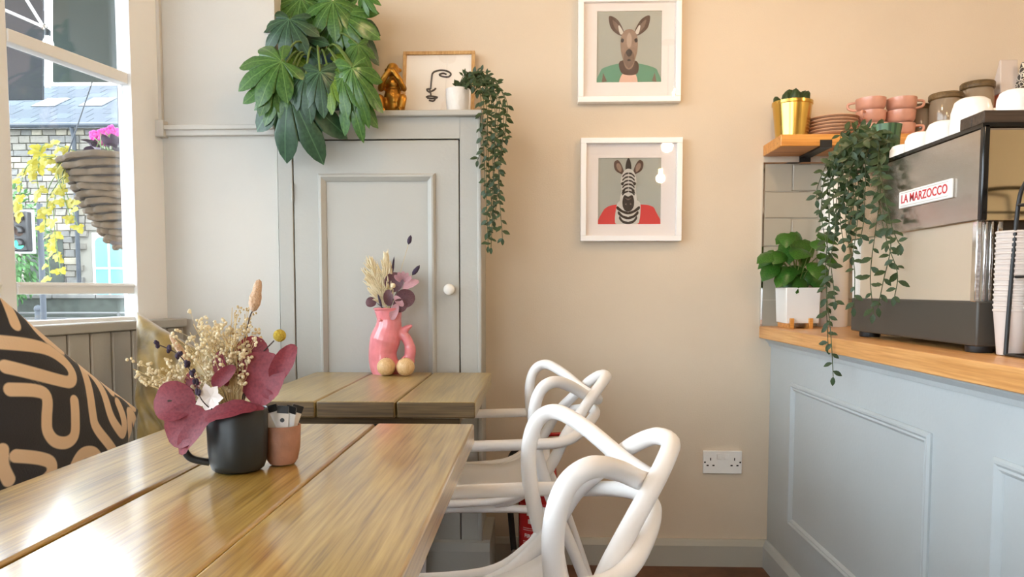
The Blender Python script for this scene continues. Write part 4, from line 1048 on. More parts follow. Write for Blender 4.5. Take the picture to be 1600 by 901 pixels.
# plates
px_ = W(1303, 200, Y=2.68); n = 6
PM = MB().lathe([(.0, .003), (.05, .003), (.07, .006), (.083, .0105), (.085, .0125), (.083, .0145), (.07, .010), (.05, .0075), (0, .0075)], 32).mesh('side_plate', 'plate', smooth=50)
ords = ['lowest', 'second from the bottom', 'third from the bottom', 'third from the top', 'second from the top', 'topmost']
for k in range(n):
    o = inst('side_plate', PM, None, Matrix.Translation((px_.x + random.uniform(-.003, .003), 2.69, s1z + k * .0112)) @ Matrix.Rotation(k, 4, 'Z'))
    tag(o, 'pinkish-beige plate, %s of the stack on the shelf' % ords[k], 'plate', 'plates stacked on the shelf')
# pink cups
def cup(name, label, pos, r, h, m, hang, group, flip=False):
    t = thing(name, label, 'cup', pos, group); c_ = Vector(pos)
    pr_ = [(r * .6, 0), (r * .8, h * .08), (r * .95, h * .35), (r, h), (r - .004, h), (r * .9, h * .35), (r * .5, h * .1), (0, h * .08)]
    if flip: pr_ = [(a_, h - z_) for a_, z_ in pr_]
    obj('bowl', MB().lathe(pr_, 28, c_), m, t, smooth=50)
    d = Vector((math.cos(hang), math.sin(hang), 0)); zf = (lambda z_: h - z_) if flip else (lambda z_: z_)
    obj('handle', MB().tube(spline([c_ + d * (r * .95) + Vector((0, 0, zf(h * .85))), c_ + d * (r + .022) + Vector((0, 0, zf(h * .8))), c_ + d * (r + .020) + Vector((0, 0, zf(h * .4))), c_ + d * (r * .88) + Vector((0, 0, zf(h * .22)))], 6), .0045, 8), m, t, smooth=60)
    return t
ch = .044
for (px, k, hang, lab) in ((1362, 0, -1.2, 'lowest pink cup of the left stack on the shelf'), (1362, 1, 3.9, 'middle pink cup of the left stack on the shelf'), (1360, 2, 2.6, 'topmost pink cup of the left stack on the shelf'),
                           (1408, 0, -.35, 'lowest pink cup of the right stack on the shelf'), (1408, 1, 1.5, 'middle pink cup of the right stack on the shelf'), (1408, 2, -.1, 'topmost pink cup of the right stack on the shelf')):
    q_ = W(px, 200, Y=2.66); cup('pink_cup', lab, (q_.x + (.003 if k == 2 else 0), 2.67, s1z + k * ch + (.001 if k else 0)), .050, ch - .001, 'pink_cup', hang, 'pink cups stacked on the shelf')
# storage jars
def jar(label, px, Y, r, h, lidh):
    q_ = W(px, 200, Y=Y); c_ = Vector((q_.x, Y, s1z)); t = thing('storage_jar', label, 'jar', c_, 'glass jars on the shelf')
    obj('glass', MB().lathe([(r * .9, 0), (r, .01), (r, h - .02), (r * .92, h), (r * .88, h), (r * .96, h - .022), (r * .96, .012), (0, .008)], 28, c_), 'amber_glass', t, smooth=50)
    obj('contents', MB().lathe([(r * .9, .014), (r * .9, h * .6), (0, h * .64)], 24, c_), 'dark_board', t, smooth=50)
    obj('lid', MB().lathe([(r * .97, h), (r * 1.04, h + .004), (r * 1.04, h + lidh), (r * .98, h + lidh + .004), (0, h + lidh + .004)], 28, c_), 'edge_wood', t, smooth=40)
jar('small glass jar with a brown lid, just right of the pink cups', 1438, 2.72, .030, .105, .014)
jar('glass jar with a thick wooden lid behind the espresso machine', 1476, 2.67, .052, .125, .018)
jar('tall glass jar with a stepped wooden lid beside the paper bags', 1525, 2.67, .052, .160, .020)
def bag(name, label, px, Y, w_, d_, h_, m, top=.55, m2=None):
    q_ = W(px, 200, Y=Y); c_ = Vector((q_.x, Y, s1z))
    t = thing(name, label, 'bag', c_)
    P4 = [Vector((-w_, -d_, 0)), Vector((w_, -d_, 0)), Vector((w_, d_, 0)), Vector((-w_, d_, 0))]; Pm = [Vector((v.x * 1.03, v.y, h_ * .55)) for v in P4]; Pt = [Vector((v.x + .01, v.y * .12, h_)) for v in P4]
    zz_ = [P4, Pm]; 
    obj('pouch', MB().hexa([c_ + v for v in P4 + Pm]), m, t, bevel=.006); obj('folded_top', MB().hexa([c_ + v for v in Pm + Pt]), m2 or m, t, bevel=.003)
    return t
bag('coffee_bag', 'coral and white paper coffee bag standing on the shelf by the jars', 1567, 2.68, .030, .03, .265, 'coral', m2='kraft')
m = mat('triangles', rgb(50, 48, 46), .8); N = m.node_tree.nodes; L = m.node_tree.links
tcn = N.new('ShaderNodeTexCoord'); vo = N.new('ShaderNodeTexVoronoi'); vo.feature = 'DISTANCE_TO_EDGE'; vo.inputs['Scale'].default_value = 70; L.new(tcn.outputs['Object'], vo.inputs['Vector'])
rr_ = N.new('ShaderNodeValToRGB'); rr_.color_ramp.elements[0].position = .06; rr_.color_ramp.elements[1].position = .09; rr_.color_ramp.elements[0].color = (*rgb(226, 220, 208), 1); rr_.color_ramp.elements[1].color = (*rgb(66, 62, 58), 1)
L.new(vo.outputs[0], rr_.inputs[0]); L.new(rr_.outputs[0], N['Principled BSDF'].inputs['Base Color'])
bag('patterned_bag', 'black and white patterned pouch standing beside the coral bag', 1601, 2.64, .030, .025, .245, 'triangles')

q_ = W(1640, 200, Y=2.68); c_ = Vector((q_.x, 2.68, s1z))
t = thing('black_canister', 'black lidded tin at the right end of the shelf view', 'tin', c_)
obj('body', MB().lathe([(.058, 0), (.06, .004), (.06, .20), (.055, .205)], 28, c_), 'black', t, smooth=40); obj('lid', MB().lathe([(.062, .195), (.062, .225), (.05, .235), (0, .237)], 28, c_), 'black_gloss', t, smooth=40)

# ================================================================== espresso machine
XM = .92
y1 = W(1330, 300, X=XM).y; y0 = W(1533, 300, X=XM).y; XR = XM + .50
zt = W(1530, 196, X=XM).z; zm = W(1520, 346, X=XM).z; zb = W(1520, 470, X=XM).z; zf = W(1520, 541, X=XM).z
print('machine', y0, y1, zt, zm, zb, zf, ct)
t = thing('espresso_machine', 'large steel espresso machine on the counter, seen from its back', 'espresso machine', ((XM + XR) / 2, (y0 + y1) / 2, ct))
obj('upper_body', MB().box(XM + .004, XR, y0 + .006, y1, zm, zt - .004), 'steel', t, bevel=.004)
obj('end_plate', MB().box(XM + .012, XR - .01, y0, y0 + .006, zm, zt - .012), 'steel_mirror', t, bevel=.001)
obj('corner_trim', MB().box(XM, XM + .014, y0 - .002, y0 + .012, zm, zt), 'black_gloss', t, bevel=.003)
obj('top_edge', MB().box(XM - .001, XM + .01, y0, y1, zt - .006, zt + .002).box(XM, XR, y0 - .002, y0 + .01, zt - .006, zt + .002), 'black_gloss', t)
obj('top_tray', MB().box(XM + .01, XR - .005, y0 + .01, y1, zt - .006, zt - .001), 'steel', t)
obj('rear_panel', MB().box(XM + .012, XM + .03, y0 + .03, y1 - .03, zb, zm), 'splash', t)
obj('panel_end', MB().hexa([Vector(v) for v in ((XM + .008, y1 - .05, zb), (XM + .03, y1 - .05, zb), (XM + .03, y1 - .01, zb), (XM + .008, y1 - .01, zb), (XM + .008, y1 - .05, zm), (XM + .03, y1 - .05, zm), (XM + .03, y1 + .0, zm), (XM + .008, y1 + .0, zm))]), 'white_gloss', t)
obj('inner_body', MB().box(XM + .04, XR - .14, y0 + .05, y1 - .04, zb, zm), 'machine_dark', t)
for k, (dx_, w_) in enumerate(((.0, .010), (.016, .007), (.028, .007), (.042, .012))):
    obj('chrome_post', MB().box(XM + .002 + dx_, XM + .002 + dx_ + w_, y0 + .012, y0 + .03, zb - .002, zm), 'chrome', t, bevel=.002)
obj('base', MB().box(XM + .004, XR - .02, y0 + .004, y1 - .012, zf, zb), 'machine_dark', t, bevel=.004)
obj('drip_grid', MB().box(XR - .14, XR, y0 + .02, y1 - .02, zb, zb + .01), 'steel', t)
for x in (XM + .035, XR - .08):
    for y in (y0 + .045, y1 - .07):
        obj('foot', MB().lathe([(.026, 0), (.028, .004), (.028, zf - ct - .001), (.02, zf - ct)], 16, (x, y, ct)), 'black', t, smooth=40)
for y in (y0 + .12, y0 + .36):
    g_ = obj('group_head', MB().lathe([(.034, -.06), (.036, -.02), (.03, 0)], 18, (XR - .06, y, zm)), 'chrome', t, smooth=40)
    obj('portafilter_handle', MB().tube([(XR - .03, y, zm - .05), (XR + .12, y, zm - .07)], [.012, .016], 10), 'black', g_, smooth=40)
# badge with red lettering
bc0 = W(1406, 312, X=XM); bc1 = W(1488, 294, X=XM); bzc = (W(1406, 312, X=XM).z + W(1488, 295, X=XM).z) / 2; bh = .043
yb0, yb1 = bc1.y, bc0.y
bd = obj('badge', MB().box(XM - .003, XM + .004, yb0, yb1, bzc - bh / 2, bzc + bh / 2), 'white_gloss', t, bevel=.0025)
me = textmesh('LA MARZOCCO', .034, .0004, .0006)
xs = [v.co.x for v in me.vertices]; k_ = (yb1 - yb0) * .88 / (max(xs) - min(xs)); ys = [v.co.y for v in me.vertices]; kv = bh * .5 / (max(ys) - min(ys))
for v in me.vertices: v.co = Vector((XM - .0032 - v.co.z, (yb0 + yb1) / 2 - v.co.x * k_, bzc + v.co.y * kv)) - t.location
me.materials.clear(); me.materials.append(MATS['red_label']); o = bpy.data.objects.new('lettering', me); col.objects.link(o); o.parent = bd
for a_ in (-.74, .74): obj('badge_line', MB().box(XM - .0036, XM - .003, yb0 + .012, yb1 - .012, bzc + a_ * bh / 2 - .0006, bzc + a_ * bh / 2 + .0006), 'skirting', bd)
# tray and cups on the machine
dk = thing('cup_board', 'dark stained board lying on the espresso machine', 'board', (1.1, y0 + .06, zt + .002))
for k in range(2): obj('slat', MB().box(XM + .0, XM + .36, y0 + .0 + k * .045, y0 + .043 + k * .045, zt + .0025, zt + .028), 'dark_board', dk, bevel=.002)
WC = [(.965, 2.01, .036, .036, 'lowest row, furthest along the machine top'), (.965, 1.925, .038, .050, 'second from the far end of the machine top'), (.972, 1.83, .042, .056, 'third from the far end of the machine top'), (.978, 1.73, .044, .085, 'large one just behind the dark board')]
for x, y, r, h, lab in WC: cup('white_cup', 'white cup upside down, ' + lab, (x, y, zt + .002), r, h, 'white_gloss', 1.2, 'white cups on the machine', True)
for x, y, r, h, lab in ((1.01, y0 + .045, .036, .05, 'on the dark board, nearest the back edge'), (1.10, y0 + .045, .036, .045, 'on the dark board, further in'), (1.07, 1.79, .042, .075, 'behind the dark board, second row'), (1.06, 1.90, .042, .06, 'in the middle of the machine top')):
    cup('white_cup', 'white cup upside down, ' + lab, (x, y, zt + (.0285 if y < 1.65 else .002)), r, h, 'white_gloss', .6, 'white cups on the machine', True)

# trailing plant on the machine
q_ = W(1362, 262, Y=2.1); gp = Vector((.965, 2.115, zt + .002))
t = thing('green_pot', 'small green glazed pot on the far corner of the espresso machine', 'pot', gp)
obj('body', MB().lathe([(.028, 0), (.034, .01), (.036, .08), (.040, .11), (.036, .11), (.030, .09)], 22, gp), 'fatsia_dark', t, smooth=50)
obj('soil', MB().lathe([(.030, .09), (0, .095)], 16, gp), 'soil', t)
ST = []; random.seed(14); top = gp + Vector((0, 0, .10))
PXS = [([(1330, 225), (1300, 260), (1296, 340), (1290, 430), (1298, 520), (1302, 588)], .835), ([(1325, 230), (1290, 275), (1284, 340), (1296, 400), (1305, 470)], .85), ([(1335, 232), (1310, 290), (1305, 360), (1292, 450), (1294, 540)], .845),
       ([(1340, 240), (1325, 300), (1322, 360), (1335, 420), (1334, 480)], .875), ([(1345, 240), (1336, 290), (1340, 340), (1332, 400)], .88), ([(1355, 240), (1352, 290), (1350, 340), (1345, 370)], .89),
       ([(1372, 250), (1376, 300), (1368, 360), (1360, 430), (1365, 490)], .895), ([(1372, 255), (1380, 330), (1392, 380), (1380, 440), (1372, 480)], .895), ([(1375, 260), (1390, 340), (1402, 375), (1408, 382)], .895), ([(1372, 290), (1384, 370), (1402, 425), (1398, 462)], .895),
       ([(1350, 225), (1320, 240), (1290, 300), (1282, 330)], .87), ([(1345, 225), (1318, 270), (1312, 330), (1318, 380)], .865), ([(1345, 222), (1300, 245), (1278, 290), (1276, 312)], .85), ([(1350, 230), (1330, 262), (1318, 310), (1308, 350)], .86), ([(1356, 235), (1345, 275), (1330, 330), (1326, 365)], .885)] + [([(1352 - 4 * k, 222 + 2 * k), (1346 - 7 * k, 255), (1350 - 8 * k, 300), (1348 - 7.5 * k, 318 + 11 * (k % 4))], .89 - .004 * k) for k in range(8)]
for pl, xx in PXS: ST.append([top + Vector((random.uniform(-.02, .02), random.uniform(-.02, .02), 0))] + [W(a_, b_, X=xx - .004 * i) for i, (a_, b_) in enumerate(pl)])
for k in range(14): ST.append([top, W(random.uniform(1315, 1385), random.uniform(202, 218), X=.945), W(random.uniform(1300, 1385), random.uniform(222, 258), X=.905)])
trailing('hanging_vine', 'dark green vine hanging from the machine down past the worktop edge', top, ST, .0165, .027, 8, facing=(-.5, -.8, 0))

# tall white canister, planter with leaves
c_ = W(1309, 511, Z=ct); r = .052
c_ = Vector((c_.x, c_.y + r, ct)); hh = W(1309, 268, Y=c_.y).z - ct
t = thing('white_canister', 'tall white cylinder canister behind the hanging vine', 'canister', c_)
obj('body', MB().lathe([(r - .003, 0), (r, .004), (r, hh * .62), (r - .002, hh * .625)], 32, c_), 'white_gloss', t, smooth=40)
obj('lid', MB().lathe([(r - .004, hh * .63), (r - .003, hh * .98), (r - .01, hh), (0, hh)], 32, c_), 'white_gloss', t, smooth=40)
a = W(1227, 505, Z=ct + .018); 
bx0, by0 = a.x, a.y; bx1 = W(1281, 505, Y=by0).x; bh_ = W(1250, 449, Y=by0).z
t = thing('white_planter', 'square white planter on little wooden feet at the counter end', 'planter', ((bx0 + bx1) / 2, by0 + .05, ct))
b0_, b1_ = .003, -.002
obj('box', MB().hexa([Vector(v) for v in ((bx0 + .003, by0, ct + .018), (bx1 - .003, by0, ct + .018), (bx1 - .003, by0 + .11, ct + .018), (bx0 + .003, by0 + .11, ct + .018), (bx0 - .001, by0 - .003, bh_), (bx1 + .001, by0 - .003, bh_), (bx1 + .001, by0 + .115, bh_), (bx0 - .001, by0 + .115, bh_))]), 'white_gloss', t, bevel=.003)
for x in (bx0 + .012, bx1 - .042): obj('foot', MB().box(x, x + .014, by0 - .012, by0 + .12, ct + .0005, ct + .018).box(x, x + .014, by0 - .014, by0 - .005, ct + .0005, ct + .036), 'shelf_wood', t, bevel=.001)
obj('soil', MB().box(bx0 + .008, bx1 - .008, by0 + .006, by0 + .105, bh_ - .004, bh_ + .001), 'soil', t)
hl = thing('leafy_plant', 'bushy green plant with broad leaves growing in the square white planter', 'plant', ((bx0 + bx1) / 2, by0 + .05, bh_))
HM = MB(); vs = []; pts = [(0, -.08), (.22, -.16), (.42, -.02), (.46, .25), (.34, .6), (.0, 1.0)]
ol = pts + [(-x, y) for x, y in reversed(pts[1:-1])]
vs = [Vector((0, 0, 0)), Vector((0, .5, .05))] + [Vector((x, y, -.25 * y * y - .25 * abs(x))) for x, y in ol]
n = len(ol); HM.add(vs, [(1, 2 + i, 2 + (i + 1) % n) for i in range(n)]); HMm = HM.mesh('leaf', 'pot_leaf', smooth=70)
random.seed(31); bs = Vector(((bx0 + bx1) / 2, by0 + .055, bh_))
for k in range(30):
    px = random.gauss(1247, 22); py = random.uniform(362, 440); px = max(1208, min(1284, px))
    if px < 1225: py = max(py, 395)
    a_ = W(px, py, Y=by0 + random.uniform(-.04, .11)); d = (a_ - bs); d = Vector((d.x * 1.2 + random.uniform(-.05, .05), d.y - .03, -.04 + random.uniform(-.06, .02)))
    st = obj('stalk', MB().tube(spline([bs + Vector((random.uniform(-.02, .02), 0, 0)), (bs + a_) / 2 + Vector((0, 0, .02)), a_], 4), .002, 5), 'stem_green', hl)
    inst('leaf', HMm, st, frameM(a_, d, up=(random.uniform(-.3, .3), -.6, 1), sc=random.uniform(.055, .085)))

# cup rack with nested paper cups
rb = W(1571, 557, Z=ct); rx, ry = rb.x, rb.y
zh = W(1585, 281, Y=ry).z
t = thing('cup_rack', 'black wire rack holding a leaning stack of paper cups on the counter', 'rack', (rx + .07, ry, ct))
def arch(y): return spline([(rx, y, ct + .004), (rx + .004, y, ct + .12), (rx + .012, y, zh - .06), (rx + .022, y, zh - .012), (rx + .04, y, zh), (rx + .12, y, zh), (rx + .14, y, zh - .03), (rx + .15, y, ct + .12), (rx + .155, y, ct + .004)], 6)
for y in (ry, ry - .10): obj('hoop', MB().tube(arch(y), .0042, 8), 'black', t, smooth=60)
for z_ in (ct + .004, ct + .16, zh - .05):
    f_ = 0 if z_ < ct + .1 else .012
    obj('cross_wire', MB().tube([(rx + f_, ry, z_), (rx + .155 - f_, ry, z_)], .003, 6), 'black', t); obj('cross_wire', MB().tube([(rx + f_, ry, z_), (rx + f_, ry - .10, z_)], .003, 6), 'black', t); obj('cross_wire', MB().tube([(rx + .155 - f_, ry, z_), (rx + .155 - f_, ry - .10, z_)], .003, 6), 'black', t)
PCm = MB().lathe([(.030, 0), (.031, .001), (.0415, .088), (.0435, .089), (.0437, .092), (.0415, .0935), (.0405, .092), (.0305, .003), (0, .003)], 28).mesh('paper_cup', 'paper', smooth=40)
PCk = MB().lathe([(.030, 0), (.031, .001), (.0415, .088), (.0435, .089), (.0437, .092), (.0415, .0935), (.0405, .092), (.0305, .003), (0, .003)], 28).mesh('paper_cup', 'kraft', smooth=40)
NW = 16; ORD = ['lowest', 'second lowest', 'third lowest', 'fourth from the bottom', 'fifth from the bottom', 'sixth from the bottom', 'seventh from the bottom', 'eighth from the bottom', 'eighth from the top', 'seventh from the top', 'sixth from the top', 'fifth from the top', 'fourth from the top', 'third from the top', 'second from the top', 'topmost']; KX = W(1582, 480, Y=y0 - .042).x; cx_, cy_ = rx + .05, ry - .05
for k in range(NW):
    o = inst('paper_cup', PCm, None, Matrix.Translation((cx_ + .0012 * k, cy_, ct + .008 + k * .0113))); tag(o, 'white paper cup in the wire rack, %s of its stack' % ORD[k], 'paper cup', 'white paper cups in the wire rack')
for k in range(16):
    o = inst('paper_cup', PCk, None, Matrix.Translation((KX, y0 - .042, ct + .002 + k * .0105)) @ Matrix.Diagonal((.8, .8, 1, 1))); tag(o, 'brownish paper cup behind the wire rack, %s of its stack' % ORD[k], 'paper cup', 'brown paper cups behind the wire rack')

# ================================================================== on the near table
mc = W(358, 742, Z=ZT); mr = .0435; mc = Vector((mc.x, mc.y + mr * .8, ZT + .0015)); mh = .092
t = thing('black_mug', 'matt black mug of dried flowers on the near table', 'mug', mc)
obj('body', MB().lathe([(mr * .8, 0), (mr * .88, .003), (mr * .95, .012), (mr, .03), (mr * 1.03, mh), (mr * 1.0, mh + .0015), (mr * .96, mh), (mr * .93, .03), (mr * .8, .008), (0, .008)], 40, mc), 'mug', t, smooth=45)
hd = Vector((-.92, -.28, 0)).normalized()
obj('handle', MB().tube(spline([mc + hd * mr * .98 + Vector((0, 0, .078)), mc + hd * (mr + .022) + Vector((0, 0, .074)), mc + hd * (mr + .036) + Vector((0, 0, .05)), mc + hd * (mr + .026) + Vector((0, 0, .022)), mc + hd * mr * .94 + Vector((0, 0, .012))], 7), .0055, 10), 'mug', t, smooth=60)
MY = mc.y
def F_(px, py, dy=0): return W(px, py, Y=MY + dy)
mouth = mc + Vector((0, 0, .06))
def roundleaf(name, m, w=.95, cup=.25):
    vs = [Vector((0, 0, 0)), Vector((0, .5, .0))]; n = 18; ol = []
    for i in range(n):
        a = -PI / 2 + 2 * PI * i / n; x = w / 2 * math.cos(a); y = .5 + .5 * math.sin(a)
        if i == 0: y = 0
        ol.append((x, y))
    mid = [Vector((x * .55, .5 + (y - .5) * .55, cup * (x * .55) ** 2 * 1.6 - .08 * (y - .5) ** 2)) for x, y in ol]
    out = [Vector((x, y, cup * x * x * 2.2 - .3 * (y - .5) ** 2 + .02 * math.sin(i * 2.2))) for i, (x, y) in enumerate(ol)]
    vs = [Vector((0, .5, 0))] + mid + out
    fs = [(0, 1 + i, 1 + (i + 1) % n) for i in range(n)] + [(1 + i, 1 + n + i, 1 + n + (i + 1) % n, 1 + (i + 1) % n) for i in range(n)]
    return MB().add(vs, fs).mesh(name, m, smooth=70)
RL = {k: roundleaf('leaf', k) for k in ('burgundy', 'mauve', 'pale_pink')}
RLn = roundleaf('leaf', 'burgundy', .45, .6); RLp = roundleaf('leaf', 'pale_pink', .5, .5); RLm = roundleaf('leaf', 'mauve', .6, .5)
def sprig(name, label, cat, stem, leaves, m='stem_dark', group=None):
    t = thing(name, label, cat, stem[0], group)
    st = obj('stem', MB().tube(spline(stem, 8), .0014, 6), m, t, smooth=60)
    for a, b, me, up in leaves: inst('leaf', me, t, frameM(a, b - a, up=up, sc=(b - a).length))
    return t
B_ = RL['burgundy']
G1 = 'burgundy eucalyptus sprigs in the black mug'
sprig('eucalyptus_sprig', 'burgundy round-leaved sprig leaning left over the mug handle', 'dried flower', [mouth + Vector((-.01, 0, 0)), F_(335, 640), F_(300, 626, -.02), F_(262, 626, -.03)],
      [(F_(304, 628, -.03), F_(238, 626, -.03), B_, (.1, -1, .3)), (F_(312, 600, -.01), F_(286, 594, 0), RL['burgundy'], (0, -1, .2)), (F_(318, 640, -.035), F_(262, 690, -.045), B_, (.2, -1, .7)), (F_(330, 640, -.045), F_(276, 708, -.055), RLn, (-.3, -1, .5))], group=G1)
sprig('eucalyptus_sprig', 'burgundy round-leaved sprig reaching right from the black mug', 'dried flower', [mouth + Vector((.01, .005, 0)), F_(378, 625), F_(398, 590), F_(425, 580)],
      [(F_(382, 622, -.01), F_(436, 560, -.02), B_, (-.2, -1, .1)), (F_(386, 578, 0), F_(402, 526, 0), RL['burgundy'], (.3, -1, .1)), (F_(424, 600, -.02), F_(459, 538, -.02), RLn, (.2, -1, .3)), (F_(376, 612, .01), F_(384, 545, .01), RLn, (-.4, -1, .1)), (F_(408, 610, -.02), F_(428, 622, -.03), RLn, (0, -1, .2))], group=G1)
sprig('eucalyptus_sprig', 'burgundy sprig in the middle of the black mug, drooping over its rim', 'dried flower', [mouth, F_(355, 630), F_(350, 600), F_(346, 570)],
      [(F_(352, 604, -.02), F_(340, 548, -.02), RLn, (-.3, -1, .1)), (F_(330, 604, -.025), F_(366, 572, -.03), RLn, (.3, -1, .2)), (F_(400, 632, -.035), F_(318, 652, -.052), RLn, (0, -.8, 1)), (F_(375, 640, -.03), F_(412, 636, -.03), RLn, (0, -.8, 1)), (F_(356, 590, .0), F_(368, 548, .01), RLn, (0, -1, 0))], group=G1)
# bunny tail, billy button, lavender, pink plume
t = thing('bunny_tail', 'pale pink bunny-tail grass, tallest stem in the black mug', 'dried flower', mouth)
hp = F_(400, 462); obj('stem', MB().tube(spline([mouth, F_(374, 580), F_(389, 500), F_(397, 484)], 8), .0010, 6), 'stem_dark', t)
ax = (F_(405, 436) - F_(395, 487)); L_ = ax.length; M3 = frameM(F_(395, 487), ax).to_3x3() @ Matrix.Rotation(R(-90), 3, 'X')
obj('flower_head', MB().lathe([(0, 0), (.005, .003), (.0085, .012), (.009, L_ * .45), (.0068, L_ * .62), (.0062, L_ * .8), (.004, L_ * .95), (0, L_)], 16, F_(395, 487), M=M3), 'bunny', t, smooth=60)
t = thing('billy_button', 'round yellow billy-button flower on a thin stem in the black mug', 'dried flower', mouth)
obj('stem', MB().tube(spline([mouth, F_(395, 575), F_(428, 532)], 8), .0010, 6), 'stem_dark', t); obj('flower_head', MB().ball(F_(437, 524), .0095, 16, 12), 'billy', t, smooth=60)
t = thing('lavender_stem', 'dark dried lavender arching left from the black mug', 'dried flower', mouth)
sp = spline([mouth, F_(318, 628, -.03), F_(303, 590, -.03), F_(280, 555, -.03), F_(240, 535, -.03)], 10); obj('stem', MB().tube(sp, .0009, 6), 'stem_dark', t)
random.seed(3)
for i in range(14, len(sp), 4):
    mb = MB()
    for j in range(6): mb.ball(sp[i] + Vector((random.uniform(-.003, .003), random.uniform(-.003, .003), random.uniform(-.003, .003))), .003, 6, 4, (1, 1, 1.3))
    obj('floret', mb, 'lavender', t, smooth=60)
t = thing('pink_plume', 'soft pink feathery plume beside the lavender in the black mug', 'dried flower', mouth)
obj('stem', MB().tube(spline([mouth, F_(315, 600), F_(296, 568)], 6), .0009, 6), 'stem_tan', t)
ax = F_(264, 522) - F_(298, 570); M3 = frameM(F_(298, 570), ax).to_3x3() @ Matrix.Rotation(R(-90), 3, 'X')
obj('flower_head', MB().lathe([(0, 0), (.004, .006), (.0055, .02), (.005, ax.length * .6), (.0025, ax.length * .9), (0, ax.length)], 12, F_(298, 570), M=M3), 'bunny', t, smooth=60)
# fine cream sprays: each spray one thing, its tiny florets joined
def spray(name, label, root, tips, ns, fl_r, group, m='cream', seed=1, spread=.02, per=7):
    random.seed(seed); t = thing(name, label, 'dried flower', root, group)
    sm = MB(); fm = MB()
    for tp_ in tips:
        mid = (root + tp_) / 2 + Vector((random.uniform(-.008, .008), random.uniform(-.01, .01), .01))
        sp = spline([root, mid, tp_], 5); sm.tube(sp, .0006, 4)
        for k in range(per):
            j = random.randrange(5, len(sp)); b = sp[j] + Vector((random.uniform(-spread, spread), random.uniform(-spread, spread), random.uniform(-.2, 1) * spread)); sm.tube([sp[j - 1], b], .00035, 3)
            for q in range(3):
                fm.ball(b + Vector((random.uniform(-.004, .004), random.uniform(-.004, .004), random.uniform(-.003, .004))), fl_r * random.uniform(.7, 1.2), 6, 4)
    obj('stems', sm, 'stem_tan', t, kind='stuff'); obj('florets', fm, m, t, kind='stuff', smooth=60)
    return t
random.seed(8)
G2 = 'cream dried sprays in the black mug'
tips = lambda n, x0, x1, y0, y1, dy=.03: [F_(random.uniform(x0, x1), random.uniform(y0, y1), random.uniform(-dy, dy)) for _ in range(n)]
spray('cream_spray', 'cream dried spray filling the left middle of the mug bouquet', mouth, tips(16, 292, 335, 505, 560), 0, .0026, G2, seed=2)
spray('cream_spray', 'cream dried spray filling the middle of the mug bouquet', mouth, tips(16, 330, 372, 512, 560), 0, .0026, G2, seed=3)
spray('cream_spray', 'cream dried spray at the right middle of the mug bouquet', mouth, tips(14, 368, 400, 515, 560), 0, .0025, G2, seed=4)
spray('cream_spray', 'pale cream spray reaching far left of the mug bouquet', mouth, tips(14, 206, 290, 562, 600, .02), 0, .0026, G2, seed=5, spread=.014)
spray('cream_spray', 'thin brownish spray rising behind the bunny tail', mouth, tips(6, 358, 402, 474, 500), 0, .0016, G2, m='stem_tan', seed=6, spread=.012, per=5)
# pale paper petals at the bouquet's heart
t = thing('paper_flower', 'small white papery flower at the heart of the mug bouquet', 'dried flower', mouth)
obj('stem', MB().tube([mouth, F_(330, 622, -.02)], .001, 6), 'stem_tan', t)
PW = quadleaf('petal', 'print_white', .7, .1)
for k in range(7): inst('petal', PW, t, frameM(F_(330, 620, -.02), (math.cos(k * .9), -.5, math.sin(k * .9)), up=(0, -1, 0), sc=.024))
# terracotta cup with sachets
tc_ = W(434, 729, Z=ZT); tr_ = .0275; tc_ = Vector((tc_.x, tc_.y + tr_ * .8, ZT + .0015)); th_ = .060
t = thing('terracotta_cup', 'small terracotta cup of sugar sachets beside the black mug', 'cup', tc_)
obj('body', MB().lathe([(tr_ * .72, 0), (tr_ * .86, .006), (tr_ * 1.0, .025), (tr_ * 1.06, th_), (tr_ * 1.03, th_ + .001), (tr_ * .97, th_), (tr_ * .9, .025), (tr_ * .6, .008), (0, .008)], 32, tc_), 'terracotta', t, smooth=45)
SAC = MB().grid(4, 6, lambda u, v: Vector(((u - .5) * .018, .0016 * math.sin(PI * u) * math.sin(PI * v), v * .058))).grid(4, 6, lambda u, v: Vector(((u - .5) * .018, -.0016 * math.sin(PI * u) * math.sin(PI * v), v * .058))).mesh('pouch', 'paper', smooth=60)
SAT = MB().box(-.0088, .0088, -.0013, .0013, .047, .0585).mesh('printed_end', 'black'); SAI = MB().lathe([(.0035, -.0016), (.0035, .0016)], 12, M=Matrix.Rotation(R(90), 3, 'X')).mesh('printed_mark', 'black')
for i, (dx_, dy_, rx_, rz_, lab) in enumerate(((-.016, -.002, -24, 10, 'white sugar sachet with black end leaning left towards the mug'), (.004, -.010, 4, 5, 'white sugar sachet with a round mark at the front of the terracotta cup'), (.014, .0, 12, -20, 'white sugar sachet with black end leaning right'), (.008, .008, 20, 30, 'white sugar sachet at the back right of the terracotta cup'), (-.010, .010, -16, -10, 'white sugar sachet at the back left of the terracotta cup'))):
    s_ = thing('sugar_sachet', lab, 'sachet', tc_ + Vector((dx_ * .5, dy_, .034)), 'sugar sachets')
    s_.rotation_euler = (0, R(rx_), R(rz_))
    for nm, me_ in (('pouch', SAC), ('printed_end', SAT)) + ((('printed_mark', SAI),) if i == 1 else ()):
        o = bpy.data.objects.new(nm, me_); col.objects.link(o); o.parent = s_
        if nm == 'printed_mark': o.location = (0, 0, .036)
cp = W(322, 726, Z=ZT)
t = thing('table_card', 'small white folded card standing behind the mug handle', 'card', (cp.x + .01, cp.y + .05, ZT))
